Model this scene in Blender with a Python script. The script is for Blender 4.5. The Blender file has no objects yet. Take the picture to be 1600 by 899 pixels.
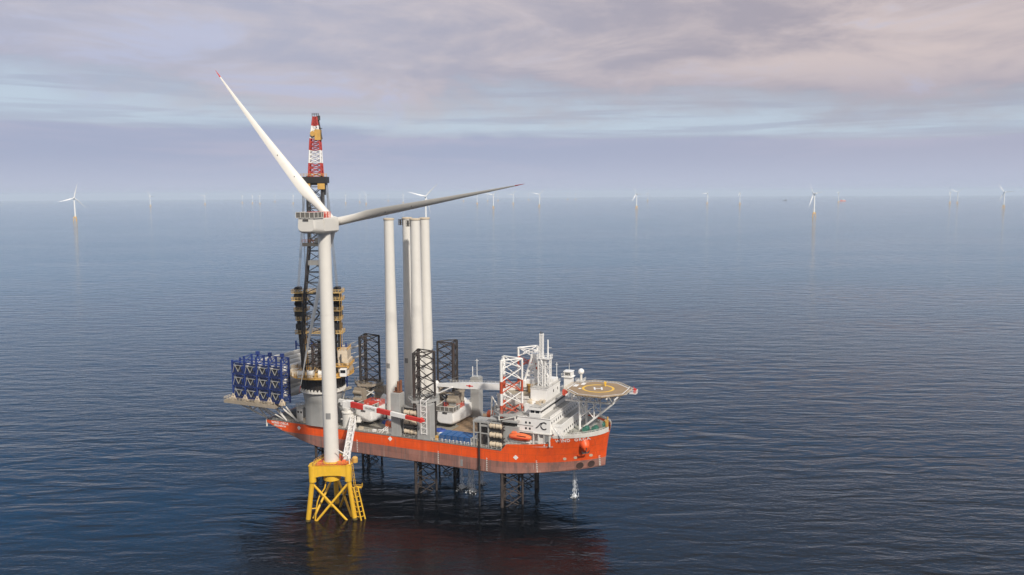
import bpy, bmesh, math, random
from mathutils import Vector, Matrix
random.seed(7)
R = math.radians
scene = bpy.context.scene
col = scene.collection

# ------------------------------------------------------------------ camera, light, exposure
cam_d = bpy.data.cameras.new("camera")
cam = bpy.data.objects.new("camera", cam_d); col.objects.link(cam)
cam_d.sensor_width = 36.0; cam_d.lens = 28.02
cam_d.clip_start = 1.0; cam_d.clip_end = 200000.0
PITCH, ROLL = R(6.771), R(0.32)
cam.matrix_world = Matrix.Translation((0, 0, 114)) @ Matrix.Rotation(R(90) - PITCH, 4, 'X') @ Matrix.Rotation(-ROLL, 4, 'Z')
scene.camera = cam

SUN_EL, SUN_AZ = R(39), R(152)          # azimuth clockwise from +Y (behind the camera, to its right)
sun_d = bpy.data.lights.new("sun", 'SUN'); sun_d.energy = 4.0; sun_d.angle = R(3.0); sun_d.color = (1.0, 0.93, 0.83)
sun = bpy.data.objects.new("sun", sun_d); col.objects.link(sun)
to_sun = Vector((math.sin(SUN_AZ) * math.cos(SUN_EL), math.cos(SUN_AZ) * math.cos(SUN_EL), math.sin(SUN_EL)))
sun.rotation_euler = to_sun.to_track_quat('Z', 'Y').to_euler()
sun.location = (0, -50, 400)

vs = scene.view_settings
vs.view_transform = 'Standard'; vs.look = 'None'; vs.exposure = 0.0; vs.gamma = 1.0
vs.use_curve_mapping = False
scene.cycles.use_denoising = True
scene.cycles.max_bounces = 6
scene.cycles.volume_bounces = 1
scene.cycles.caustics_reflective = False
scene.cycles.caustics_refractive = False
scene.cycles.sample_clamp_indirect = 6.0

world = bpy.data.worlds.new("World"); scene.world = world; world.use_nodes = True


class NT:
    """small helper for node trees"""
    def __init__(s, tree):
        s.t = tree; s.n = tree.nodes; s.l = tree.links
        s.n.clear()
    def node(s, typ, **kw):
        nd = s.n.new(typ)
        for k, v in kw.items():
            setattr(nd, k, v)
        return nd
    def put(s, sock, v):
        if hasattr(v, 'is_linked') or isinstance(v, bpy.types.NodeSocket):
            s.l.new(v, sock)
        else:
            sock.default_value = v
    def math(s, op, a, b=0.0, c=None, clamp=False):
        nd = s.node('ShaderNodeMath', operation=op, use_clamp=clamp)
        s.put(nd.inputs[0], a); s.put(nd.inputs[1], b)
        if c is not None: s.put(nd.inputs[2], c)
        return nd.outputs[0]
    def smooth(s, v, a, b, lo=0.0, hi=1.0):
        nd = s.node('ShaderNodeMapRange', interpolation_type='SMOOTHSTEP')
        s.put(nd.inputs['Value'], v)
        nd.inputs['From Min'].default_value = a; nd.inputs['From Max'].default_value = b
        nd.inputs['To Min'].default_value = lo; nd.inputs['To Max'].default_value = hi
        return nd.outputs['Result']
    def mix(s, f, a, b):
        nd = s.node('ShaderNodeMix', data_type='RGBA')
        s.put(nd.inputs[0], f); s.put(nd.inputs[6], a); s.put(nd.inputs[7], b)
        return nd.outputs[2]
    def noise(s, vec, scale, detail=4.0, rough=0.55, dist=0.0):
        nd = s.node('ShaderNodeTexNoise')
        s.put(nd.inputs['Vector'], vec)
        nd.inputs['Scale'].default_value = scale; nd.inputs['Detail'].default_value = detail
        nd.inputs['Roughness'].default_value = rough; nd.inputs['Distortion'].default_value = dist
        return nd.outputs['Fac']
    def mapping(s, vec, loc=(0, 0, 0), rot=(0, 0, 0), sc=(1, 1, 1)):
        nd = s.node('ShaderNodeMapping')
        s.put(nd.inputs['Vector'], vec)
        nd.inputs['Location'].default_value = loc; nd.inputs['Rotation'].default_value = rot; nd.inputs['Scale'].default_value = sc
        return nd.outputs[0]


def build_world():
    g = NT(world.node_tree)
    out = g.node('ShaderNodeOutputWorld')
    tc = g.node('ShaderNodeTexCoord')
    d = tc.outputs['Generated']
    sep = g.node('ShaderNodeSeparateXYZ'); g.l.new(d, sep.inputs[0])
    x, y, z = sep.outputs
    sky = g.node('ShaderNodeTexSky', sky_type='NISHITA')
    sky.sun_disc = False; sky.sun_elevation = SUN_EL; sky.sun_rotation = SUN_AZ
    sky.altitude = 100; sky.air_density = 1.0; sky.dust_density = 1.2; sky.ozone_density = 1.5
    bg1 = g.node('ShaderNodeBackground'); g.l.new(sky.outputs[0], bg1.inputs[0]); bg1.inputs[1].default_value = 0.085
    # cloud deck seen in perspective: project the direction on a plane overhead
    zz = g.math('ADD', g.math('MAXIMUM', z, 0.0), 0.05)
    comb = g.node('ShaderNodeCombineXYZ')
    g.l.new(g.math('DIVIDE', x, zz), comb.inputs[0]); g.l.new(g.math('DIVIDE', y, zz), comb.inputs[1])
    P = comb.outputs[0]
    n1 = g.noise(g.mapping(P, (3.1, 1.7, 0), (0, 0, R(12)), (0.30, 0.40, 1)), 1.0, 6.0, 0.52, 0.3)
    na = g.noise(g.mapping(d, (2.0, 0.3, 0.9), (0, 0, 0), (3.0, 3.0, 12.0)), 1.0, 9.0, 0.60, 0.5)
    nb = g.noise(g.mapping(d, (7.3, 4.1, 2.2), (0, 0, 0), (5.5, 5.5, 19.0)), 1.0, 9.0, 0.62, 0.6)
    ns = g.noise(g.mapping(d, (1.1, 6.2, 3.4), (0, R(1.0), 0), (4.0, 4.0, 95.0)), 1.0, 6.0, 0.58, 0.3)
    nl = g.noise(g.mapping(d, (5.5, 2.4, 0.4), (0, 0, 0), (3.4, 3.4, 30.0)), 1.0, 7.0, 0.6, 0.4)
    # height in the sky, tilted a little so that the clear band sinks towards the right
    zt = g.math('ADD', z, g.math('MULTIPLY', x, 0.020))
    zw = g.math('ADD', zt, g.math('MULTIPLY', g.math('SUBTRACT', na, 0.5), 0.12))
    zw = g.math('ADD', zw, g.math('MULTIPLY', g.math('SUBTRACT', nb, 0.5), 0.05))
    upper = g.smooth(zw, 0.074, 0.128)
    zl = g.math('ADD', zt, g.math('MULTIPLY', g.math('SUBTRACT', nl, 0.5), 0.03))
    lower = g.smooth(zl, 0.080, 0.066)
    # thin blue holes in the upper deck, more of them on the left
    hole = g.math('MULTIPLY', g.smooth(g.math('ADD', nb, g.math('MULTIPLY', x, -0.16)), 0.52, 0.70), 0.55)
    wisps = g.math('MULTIPLY', g.smooth(ns, 0.46, 0.62), 0.75)
    # cloud colours: dark undersides, pink-lit tops
    shade = g.smooth(g.math('ADD', g.math('MULTIPLY', na, 0.5), g.math('MULTIPLY', nb, 0.5)), 0.37, 0.60)
    warm = g.smooth(x, -0.45, 0.40)
    dark = g.mix(warm, (0.44, 0.46, 0.58, 1), (0.395, 0.365, 0.425, 1))
    lite = g.mix(warm, (0.58, 0.55, 0.61, 1), (0.64, 0.55, 0.55, 1))
    upc = g.mix(shade, dark, lite)
    base_ = g.math('MULTIPLY', g.smooth(zt, 0.165, 0.095), g.smooth(x, -0.2, 0.35, 0.25, 0.75))
    upc = g.mix(base_, upc, (0.37, 0.365, 0.46, 1))
    upc = g.mix(hole, upc, (0.46, 0.53, 0.75, 1))
    # above the picture: blue sky between broken cloud, greyer to the right
    over = g.smooth(z, 0.229, 0.26)
    ovc = g.mix(g.smooth(x, -0.35, 0.45), (0.09, 0.41, 0.92, 1), (0.15, 0.39, 0.78, 1))
    ovc = g.mix(g.math('MULTIPLY', g.smooth(z, 0.36, 0.54), g.smooth(x, -0.4, 0.30, 0.75, 1.0)), ovc, (0.40, 0.42, 0.485, 1))
    ovc = g.mix(g.math('MULTIPLY', g.smooth(n1, 0.46, 0.66), 0.4), ovc, (0.56, 0.57, 0.64, 1))
    ovc = g.mix(g.smooth(y, 0.25, -0.25), ovc, (0.64, 0.61, 0.58, 1))     # warm cloud tone added to the unseen sky behind the camera as frontal fill
    ovc = g.mix(g.smooth(z, 0.62, 0.85), ovc, (0.52, 0.53, 0.57, 1))
    upc = g.mix(over, upc, ovc)
    cover = upper
    lowc = g.mix(g.smooth(x, -0.1, 0.6, 0.0, 0.6), (0.385, 0.43, 0.58, 1), (0.45, 0.45, 0.56, 1))
    lowc = g.mix(g.math('MULTIPLY', g.smooth(nl, 0.42, 0.66), 0.55), lowc, (0.50, 0.49, 0.61, 1))
    lowc = g.mix(g.smooth(z, 0.002, 0.055), (0.475, 0.515, 0.65, 1), lowc)
    pale = (0.54, 0.63, 0.75, 1)
    c = g.mix(wisps, pale, (0.42, 0.465, 0.60, 1))
    c = g.mix(cover, c, upc)
    c = g.mix(lower, c, lowc)
    bg2 = g.node('ShaderNodeBackground'); g.l.new(c, bg2.inputs[0]); bg2.inputs[1].default_value = 1.0
    mixs = g.node('ShaderNodeMixShader')
    hid = g.math('MAXIMUM', g.math('MAXIMUM', cover, lower), 0.86)
    g.l.new(hid, mixs.inputs[0]); g.l.new(bg1.outputs[0], mixs.inputs[1]); g.l.new(bg2.outputs[0], mixs.inputs[2])
    g.l.new(mixs.outputs[0], out.inputs[0])


build_world()

# ------------------------------------------------------------------ materials
MATS = {}


def paint(name, c, rough=0.5, var=0.12, streak=0.0, dirt=(0.12, 0.09, 0.07), dirt_amt=0.0, metal=0.0, scale=0.35):
    """paint with uneven fading, optional vertical run-off streaks and dirt patches"""
    if name in MATS: return MATS[name]
    m = bpy.data.materials.new(name); m.use_nodes = True
    g = NT(m.node_tree)
    out = g.node('ShaderNodeOutputMaterial'); b = g.node('ShaderNodeBsdfPrincipled')
    g.l.new(b.outputs[0], out.inputs[0])
    tc = g.node('ShaderNodeTexCoord'); v = tc.outputs['Object']
    n = g.noise(v, scale, 6.0, 0.65)
    lo = tuple(k * (1 - var) for k in c) + (1,); hi = tuple(min(1, k * (1 + var)) for k in c) + (1,)
    cc = g.mix(g.smooth(n, 0.3, 0.7), lo, hi)
    if dirt_amt:
        nd = g.noise(g.mapping(v, (5, 2, 7)), scale * 2.3, 7.0, 0.7)
        cc = g.mix(g.math('MULTIPLY', g.smooth(nd, 0.5, 0.72), dirt_amt), cc, dirt + (1,))
    if streak:
        ns = g.noise(g.mapping(v, (1, 4, 2), (0, 0, 0), (1, 1, 0.06)), 0.55, 5.0, 0.75)
        cc = g.mix(g.math('MULTIPLY', g.smooth(ns, 0.45, 0.62), streak), cc, dirt + (1,))
    if name in ('antifouling', 'hull_orange'):      # plate panels weathered differently, pale run-off lines
        br = g.node('ShaderNodeTexBrick'); g.l.new(g.mapping(v, (0, 0, 0), (R(90), 0, 0), (1, 1, 1)), br.inputs['Vector'])
        br.inputs['Scale'].default_value = 1.0; br.inputs['Brick Width'].default_value = 9.4; br.inputs['Row Height'].default_value = 2.6
        br.inputs['Mortar Size'].default_value = 0.05; br.inputs['Color1'].default_value = (0.0, 0, 0, 1); br.inputs['Color2'].default_value = (1, 1, 1, 1); br.inputs['Mortar'].default_value = (0.1, 0.1, 0.1, 1)
        k_ = 0.30 if name == 'antifouling' else 0.07
        cc = g.mix(g.math('MULTIPLY', br.outputs['Color'], k_), cc, (0.40, 0.20, 0.16, 1) if name == 'antifouling' else (0.74, 0.12, 0.03, 1))
        cc = g.mix(g.math('MULTIPLY', br.outputs['Fac'], 0.45), cc, (0.16, 0.06, 0.04, 1))
        nw = g.noise(g.mapping(v, (11, 3, 5), (0, 0, 0), (1, 1, 0.05)), 0.9, 4.0, 0.7)
        cc = g.mix(g.math('MULTIPLY', g.smooth(nw, 0.60, 0.72), 0.5 if name == 'antifouling' else 0.10), cc, (0.55, 0.42, 0.37, 1))
    g.l.new(cc, b.inputs['Base Color'])
    g.l.new(g.math('ADD', g.math('MULTIPLY', n, 0.25), rough - 0.12), b.inputs['Roughness'])
    b.inputs['Metallic'].default_value = metal
    MATS[name] = m
    return m


orange = paint('hull_orange', (0.82, 0.10, 0.014), 0.42, 0.06, 0.32, (0.46, 0.055, 0.025), 0.15)
antifoul = paint('antifouling', (0.29, 0.13, 0.10), 0.75, 0.22, 0.85, (0.14, 0.09, 0.08), 0.5, scale=0.12)
white = paint('white_paint', (0.80, 0.79, 0.77), 0.4, 0.03, 0.10, (0.55, 0.50, 0.44))
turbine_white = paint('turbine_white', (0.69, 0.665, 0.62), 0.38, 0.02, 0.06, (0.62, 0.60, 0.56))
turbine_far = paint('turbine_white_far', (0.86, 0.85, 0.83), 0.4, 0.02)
offwhite = paint('off_white', (0.68, 0.66, 0.62), 0.5, 0.06, 0.2, (0.42, 0.38, 0.32))
cream = paint('cream_steel', (0.58, 0.49, 0.37), 0.55, 0.10, 0.2, (0.30, 0.22, 0.15))
sandgrey = paint('sand_grey', (0.33, 0.28, 0.22), 0.6, 0.1, 0.3, (0.22, 0.17, 0.12))
grey = paint('grey_steel', (0.36, 0.36, 0.35), 0.5, 0.06, 0.18, (0.24, 0.22, 0.20))
midgrey = paint('mid_grey', (0.24, 0.235, 0.225), 0.6, 0.10, 0.2, (0.12, 0.10, 0.09))
dgrey = paint('dark_grey', (0.07, 0.068, 0.066), 0.6, 0.2, 0.2, (0.12, 0.07, 0.045))
black = paint('black_steel', (0.022, 0.021, 0.022), 0.55, 0.25, 0.15, (0.07, 0.04, 0.03))
legsteel = paint('leg_steel', (0.035, 0.031, 0.03), 0.65, 0.25, 0.35, (0.10, 0.05, 0.035))
legwet = paint('leg_rust', (0.055, 0.042, 0.037), 0.7, 0.3, 0.4, (0.03, 0.025, 0.025))
red = paint('red_paint', (0.58, 0.035, 0.025), 0.45, 0.08, 0.12, (0.30, 0.05, 0.04))
redorange = paint('leg_red', (0.52, 0.085, 0.035), 0.5, 0.10, 0.25, (0.24, 0.06, 0.035))
railred = paint('rail_red', (0.62, 0.09, 0.05), 0.5, 0.08)
boatorange = paint('lifeboat_orange', (0.80, 0.16, 0.05), 0.4, 0.06, 0.1, (0.5, 0.12, 0.06))
yellow = paint('jacket_yellow', (0.74, 0.44, 0.03), 0.5, 0.06, 0.18, (0.45, 0.24, 0.05))
dyellow = paint('platform_yellow', (0.62, 0.36, 0.09), 0.55, 0.14, 0.25, (0.20, 0.13, 0.06))
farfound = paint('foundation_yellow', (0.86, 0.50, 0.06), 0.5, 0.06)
navy = paint('cradle_navy', (0.012, 0.022, 0.085), 0.6, 0.2)
blue = paint('rack_blue', (0.020, 0.045, 0.20), 0.5, 0.15, 0.15, (0.015, 0.02, 0.06))
contblue = paint('container_blue', (0.022, 0.105, 0.30), 0.5, 0.12, 0.2, (0.05, 0.08, 0.14))
tarpblue = paint('tarpaulin_blue', (0.03, 0.07, 0.30), 0.5, 0.3)
deckgrey = paint('deck_grey', (0.25, 0.235, 0.20), 0.75, 0.14, 0.0, (0.15, 0.12, 0.09), 0.6, scale=0.16)
timber = paint('deck_timber', (0.27, 0.18, 0.105), 0.8, 0.2, 0.0, (0.13, 0.09, 0.06), 0.6, scale=0.5)
foredeck_m = paint('foredeck_green_grey', (0.33, 0.335, 0.30), 0.7, 0.10, 0.0, (0.20, 0.18, 0.15), 0.5, scale=0.3)
roofgrey = paint('roof_grey', (0.40, 0.39, 0.37), 0.7, 0.08, 0.0, (0.26, 0.24, 0.22), 0.4)
helibrown = paint('helideck_brown', (0.29, 0.20, 0.115), 0.8, 0.08, 0.0, (0.18, 0.14, 0.10), 0.5, scale=0.5)
heliyellow = paint('marking_yellow', (0.78, 0.47, 0.05), 0.6, 0.06)
green = paint('winch_green', (0.05, 0.17, 0.13), 0.5, 0.15)
logo = paint('logo_charcoal', (0.045, 0.042, 0.05), 0.5, 0.05)
rust = paint('rust_brown', (0.20, 0.075, 0.035), 0.8, 0.3)
weed = paint('weed_growth', (0.10, 0.075, 0.02), 0.7, 0.4, 0.3, (0.3, 0.2, 0.03))
hatchgrey = paint('hatch_grey', (0.25, 0.25, 0.25), 0.6, 0.08)
mesh_grey = paint('mesh_panel', (0.15, 0.14, 0.125), 0.7, 0.10)
blade_dark = paint('blade_root_dark', (0.018, 0.02, 0.028), 0.8, 0.2)


def glass_mat():
    m = bpy.data.materials.new('window_glass'); m.use_nodes = True
    b = m.node_tree.nodes['Principled BSDF']
    b.inputs['Base Color'].default_value = (0.012, 0.014, 0.018, 1); b.inputs['Roughness'].default_value = 0.08
    return m


glass = glass_mat()


spray_m = paint('white_spray', (0.80, 0.83, 0.86), 0.6, 0.05)


def sea_mat():
    m = bpy.data.materials.new('sea_water'); m.use_nodes = True
    g = NT(m.node_tree)
    out = g.node('ShaderNodeOutputMaterial'); b = g.node('ShaderNodeBsdfPrincipled'); g.l.new(b.outputs[0], out.inputs[0])
    tc = g.node('ShaderNodeTexCoord'); v = tc.outputs['Object']
    patch = g.noise(g.mapping(v, (0, 0, 0), (0, 0, R(14)), (0.0028, 0.0062, 1)), 1.0, 3.0, 0.5)
    big = g.noise(g.mapping(v, (3, 8, 0), (0, 0, R(9)), (0.036, 0.115, 1)), 1.0, 2.0, 0.5, 0.5)
    mid = g.noise(g.mapping(v, (1, 2, 0), (0, 0, R(8)), (0.13, 0.33, 1)), 1.0, 3.0, 0.55, 0.4)
    fine = g.noise(g.mapping(v, (7, 2, 0), (0, 0, R(-5)), (0.50, 0.95, 1)), 1.0, 3.0, 0.6, 0.3)
    amp = g.smooth(patch, 0.32, 0.68, 0.40, 1.45)
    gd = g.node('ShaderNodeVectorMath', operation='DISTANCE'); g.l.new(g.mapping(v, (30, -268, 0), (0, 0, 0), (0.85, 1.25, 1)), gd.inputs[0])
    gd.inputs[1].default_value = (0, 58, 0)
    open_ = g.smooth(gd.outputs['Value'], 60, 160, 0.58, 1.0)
    h = g.math('ADD', g.math('MULTIPLY', big, 1.15), g.math('MULTIPLY', g.math('MULTIPLY', mid, 0.40), amp))
    fcalm = g.smooth(gd.outputs['Value'], 60, 170, 3.2, 1.0)
    h = g.math('ADD', h, g.math('MULTIPLY', g.math('MULTIPLY', fine, 0.09), g.math('MULTIPLY', amp, fcalm)))
    h = g.math('MULTIPLY', h, g.math('MULTIPLY', open_, g.smooth(gd.outputs['Value'], 260, 1100, 1.0, 1.7)))
    bp = g.node('ShaderNodeBump'); bp.inputs['Strength'].default_value = 1.0; bp.inputs['Distance'].default_value = 1.0
    g.l.new(h, bp.inputs['Height']); g.l.new(bp.outputs[0], b.inputs['Normal'])
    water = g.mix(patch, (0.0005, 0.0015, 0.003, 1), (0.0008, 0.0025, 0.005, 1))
    tint_dist = g.math('ADD', gd.outputs['Value'], g.math('MULTIPLY', g.math('SUBTRACT', patch, 0.5), 500))
    water = g.mix(g.smooth(tint_dist, 150, 1500), water, (0.004, 0.066, 0.120, 1))     # bluer with distance from the ship: reflected sky blue put into the colour
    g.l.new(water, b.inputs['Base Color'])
    b.inputs['Roughness'].default_value = 0.055; b.inputs['IOR'].default_value = 1.333
    return m


# ------------------------------------------------------------------ frames and object helpers
SH = R(-23.343)
M_SHIP = Matrix.Translation((0.32, 293.74, 0)) @ Matrix.Rotation(SH, 4, 'Z')
M_WORLD = Matrix.Identity(4)
BASE = {}


def thing(name, label, cat, base, frame=M_SHIP, group=None):
    o = bpy.data.objects.new(name, None); col.objects.link(o)
    o.empty_display_size = 1.0
    o.matrix_world = frame @ Matrix.Translation(base)
    o['label'] = label; o['category'] = cat
    if group: o['group'] = group
    BASE[o.name] = Vector(base)
    return o


class MB:
    """mesh builder"""
    def __init__(s):
        s.v = []; s.f = []; s.m = []
    def add(s, vs_, fs, mi=0):
        k = len(s.v); s.v += [Vector(p) for p in vs_]
        for f in fs:
            s.f.append([i + k for i in f]); s.m.append(mi)
        return s
    def box(s, x0, x1, y0, y1, z0, z1, mi=0):
        p = [(x0, y0, z0), (x1, y0, z0), (x1, y1, z0), (x0, y1, z0), (x0, y0, z1), (x1, y0, z1), (x1, y1, z1), (x0, y1, z1)]
        return s.add(p, [(3, 2, 1, 0), (4, 5, 6, 7), (0, 1, 5, 4), (1, 2, 6, 5), (2, 3, 7, 6), (3, 0, 4, 7)], mi)
    def prism(s, poly, z0, z1, mi=0, caps=True):
        n = len(poly)
        p = [(a, b, z0) for a, b in poly] + [(a, b, z1) for a, b in poly]
        f = [(i, (i + 1) % n, n + (i + 1) % n, n + i) for i in range(n)]
        if caps: f += [tuple(range(n - 1, -1, -1)), tuple(range(n, 2 * n))]
        return s.add(p, f, mi)
    def tube(s, a, b, r, n=8, r2=None, mi=0, caps=True):
        a = Vector(a); b = Vector(b); r2 = r if r2 is None else r2
        d = (b - a)
        if d.length < 1e-6: return s
        d.normalize()
        u = d.orthogonal().normalized() if abs(d.z) < 0.999 else Vector((1, 0, 0))
        w = d.cross(u)
        p = []
        for c, rr in ((a, r), (b, r2)):
            for i in range(n):
                t = 2 * math.pi * i / n
                p.append(c + u * (rr * math.cos(t)) + w * (rr * math.sin(t)))
        f = [(i, (i + 1) % n, n + (i + 1) % n, n + i) for i in range(n)]
        if caps: f += [tuple(range(n - 1, -1, -1)), tuple(range(n, 2 * n))]
        return s.add(p, f, mi)
    def path(s, pts, r, n=8, mi=0):
        for a, b in zip(pts[:-1], pts[1:]): s.tube(a, b, r, n, mi=mi)
        return s
    def lathe(s, prof, c=(0, 0, 0), n=32, mi=0, cap0=True, cap1=True):
        p = []
        for r, z in prof:
            for i in range(n):
                t = 2 * math.pi * i / n
                p.append((c[0] + r * math.cos(t), c[1] + r * math.sin(t), c[2] + z))
        f = []
        for k in range(len(prof) - 1):
            for i in range(n):
                j = (i + 1) % n
                f.append((k * n + i, k * n + j, (k + 1) * n + j, (k + 1) * n + i))
        if cap0: f.append(tuple(range(n - 1, -1, -1)))
        if cap1: f.append(tuple(range((len(prof) - 1) * n, len(prof) * n)))
        return s.add(p, f, mi)
    def loft(s, rings, mi=0, cap=True):
        n = len(rings[0]); p = [q for r in rings for q in r]; f = []
        for k in range(len(rings) - 1):
            for i in range(n):
                j = (i + 1) % n
                f.append((k * n + i, k * n + j, (k + 1) * n + j, (k + 1) * n + i))
        if cap: f += [tuple(range(n - 1, -1, -1)), tuple(range((len(rings) - 1) * n, len(rings) * n))]
        return s.add(p, f, mi)
    def beam(s, a, b, w, h=None, mi=0):
        """square bar"""
        a = Vector(a); b = Vector(b); h = w if h is None else h
        d = (b - a).normalized()
        up = Vector((0, 0, 1)) if abs(d.z) < 0.95 else Vector((0, 1, 0))
        u = d.cross(up).normalized(); q = u.cross(d)
        p = [c + u * (w / 2 * i) + q * (h / 2 * j) for c in (a, b) for i, j in ((-1, -1), (1, -1), (1, 1), (-1, 1))]
        return s.add(p, [(0, 1, 5, 4), (1, 2, 6, 5), (2, 3, 7, 6), (3, 0, 4, 7), (3, 2, 1, 0), (4, 5, 6, 7)], mi)
    def rail(s, pts, h=1.1, step=2.5, r=0.05, mi=0, closed=False):
        if closed: pts = list(pts) + [pts[0]]
        for a, b in zip(pts[:-1], pts[1:]):
            a = Vector(a); b = Vector(b); L = (b - a).length
            k = max(1, int(L / step))
            for i in range(k + 1):
                q = a.lerp(b, i / k); s.tube(q, q + Vector((0, 0, h)), r, 4, mi=mi)
            for hh in (h, h * 0.55):
                s.tube(a + Vector((0, 0, hh)), b + Vector((0, 0, hh)), r, 4, mi=mi)
        return s
    def sphere(s, c, r, n=16, mi=0, sz=1.0):
        prof = [(max(1e-3, r * math.sin(math.pi * k / n)), -r * sz * math.cos(math.pi * k / n)) for k in range(n + 1)]
        return s.lathe(prof, c, n * 2, mi)


def part(name, mb, mat, parent, smooth=False, label=None, bevel=0.0):
    me = bpy.data.meshes.new(name)
    top = parent
    while top.parent: top = top.parent
    b = BASE[top.name]
    me.from_pydata([tuple(p - b) for p in mb.v], [], mb.f)
    for mm in (mat if isinstance(mat, (list, tuple)) else [mat]): me.materials.append(mm)
    me.polygons.foreach_set('material_index', mb.m)
    if smooth:
        bm = bmesh.new(); bm.from_mesh(me)
        bmesh.ops.remove_doubles(bm, verts=bm.verts, dist=0.0005)
        bmesh.ops.recalc_face_normals(bm, faces=bm.faces)
        for f in bm.faces: f.smooth = True
        for e in bm.edges:
            if len(e.link_faces) == 2 and e.calc_face_angle(0) > R(38): e.smooth = False
        bm.to_mesh(me); bm.free()
    else:
        bm = bmesh.new(); bm.from_mesh(me); bmesh.ops.recalc_face_normals(bm, faces=bm.faces); bm.to_mesh(me); bm.free()
    me.update()
    o = bpy.data.objects.new(name, me); col.objects.link(o)
    o.parent = parent
    if label: o['label'] = label
    if bevel:
        md = o.modifiers.new('bevel', 'BEVEL'); md.width = bevel; md.segments = 2; md.limit_method = 'ANGLE'
    return o


def single(name, mb, mat, label, cat, base, frame=M_SHIP, group=None, smooth=False, kind=None, bevel=0.0):
    """a thing made of one mesh"""
    e = thing(name, label, cat, base, frame, group)
    o = part(name, mb, mat, e, smooth, bevel=bevel)
    o.parent = None; o.matrix_world = e.matrix_world.copy()
    o['label'] = label; o['category'] = cat
    if group: o['group'] = group
    if kind: o['kind'] = kind
    nm = e.name; bpy.data.objects.remove(e); o.name = nm.split('.')[0]
    return o


def copy_tree(o, parent=None):
    c = o.copy(); col.objects.link(c)
    if parent is not None: c.parent = parent
    for ch in list(o.children): copy_tree(ch, c)
    return c


def lattice(mb, levels, r, pattern='x', mi=0, horiz=True):
    """levels: list of rings of corner points"""
    n = len(levels[0])
    for k in range(len(levels) - 1):
        A, B = levels[k], levels[k + 1]
        m_ = mi(k) if callable(mi) else mi
        for i in range(n):
            j = (i + 1) % n
            if horiz: mb.tube(A[i], A[j], r, 5, mi=m_, caps=False)
            if pattern == 'x':
                mb.tube(A[i], B[j], r, 5, mi=m_, caps=False); mb.tube(A[j], B[i], r, 5, mi=m_, caps=False)
            elif (k + i) % 2:
                mb.tube(A[i], B[j], r, 5, mi=m_, caps=False)
            else:
                mb.tube(A[j], B[i], r, 5, mi=m_, caps=False)
    return mb


def text_faces(txt, size, fn, depth=0.04, shear=0.0, spacing=1.0):
    """writing as thin solid letters; fn maps (u, v, d) in text space to the surface"""
    cu = bpy.data.curves.new('txt', 'FONT'); cu.body = txt; cu.size = size; cu.resolution_u = 2
    cu.space_character = spacing; cu.align_x = 'CENTER'; cu.align_y = 'CENTER'; cu.shear = shear; cu.offset = 0.025 * size
    ob = bpy.data.objects.new('txt', cu); col.objects.link(ob)
    me = bpy.data.meshes.new_from_object(ob)
    bpy.data.objects.remove(ob); bpy.data.curves.remove(cu)
    mb = MB(); n = len(me.vertices)
    co = [v.co.copy() for v in me.vertices]
    mb.add([fn(c.x, c.y, depth) for c in co], [tuple(p.vertices) for p in me.polygons])
    cnt = {}
    for p in me.polygons:
        vv = list(p.vertices)
        for a, b in zip(vv, vv[1:] + vv[:1]): cnt[(a, b)] = 1
    for (a, b) in list(cnt):
        if (b, a) not in cnt:
            mb.add([fn(co[a].x, co[a].y, depth), fn(co[b].x, co[b].y, depth), fn(co[b].x, co[b].y, 0), fn(co[a].x, co[a].y, 0)], [(0, 1, 2, 3)])
    bpy.data.meshes.remove(me)
    return mb


# ------------------------------------------------------------------ sea and haze
def build_sea():
    mb = MB(); N = 192
    rs = [0.0] + [12 * (45000 / 12) ** (k / 60) for k in range(61)]
    pts = [(0, 0, 0)]; faces = []
    for r in rs[1:]:
        z = -r * r / 1.48e7                      # the sea follows the curve of the Earth
        for i in range(N):
            t = 2 * math.pi * i / N; pts.append((r * math.cos(t), r * math.sin(t), z))
    for i in range(N): faces.append((0, 1 + i, 1 + (i + 1) % N))
    for k in range(len(rs) - 2):
        a = 1 + k * N; b = a + N
        for i in range(N):
            j = (i + 1) % N; faces.append((a + i, b + i, b + j, a + j))
    me = bpy.data.meshes.new('sea'); me.from_pydata(pts, [], faces)
    for p in me.polygons: p.use_smooth = True
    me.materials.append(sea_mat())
    o = bpy.data.objects.new('sea', me); col.objects.link(o); o['kind'] = 'structure'
    o['label'] = 'dark blue rippled open sea reaching the hazy horizon'


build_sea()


def build_haze():
    mb = MB().box(-46000, 46000, -46000, 46000, -139, 172)
    me = bpy.data.meshes.new('haze'); me.from_pydata([tuple(p) for p in mb.v], [], mb.f)
    m = bpy.data.materials.new('haze_air'); m.use_nodes = True
    g = NT(m.node_tree)
    out = g.node('ShaderNodeOutputMaterial'); pv = g.node('ShaderNodeVolumePrincipled')
    pv.inputs['Color'].default_value = (0.82, 0.90, 1.0, 1); pv.inputs['Density'].default_value = 0.00005
    pv.inputs['Anisotropy'].default_value = 0.0
    g.l.new(pv.outputs[0], out.inputs['Volume'])
    me.materials.append(m)
    o = bpy.data.objects.new('haze', me); col.objects.link(o); o['kind'] = 'stuff'
    o['label'] = 'pale sea haze fading the far turbines'
    o.visible_shadow = True


build_haze()

# ------------------------------------------------------------------ wind turbines
TX, TY = -63.6, 270.65


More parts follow.
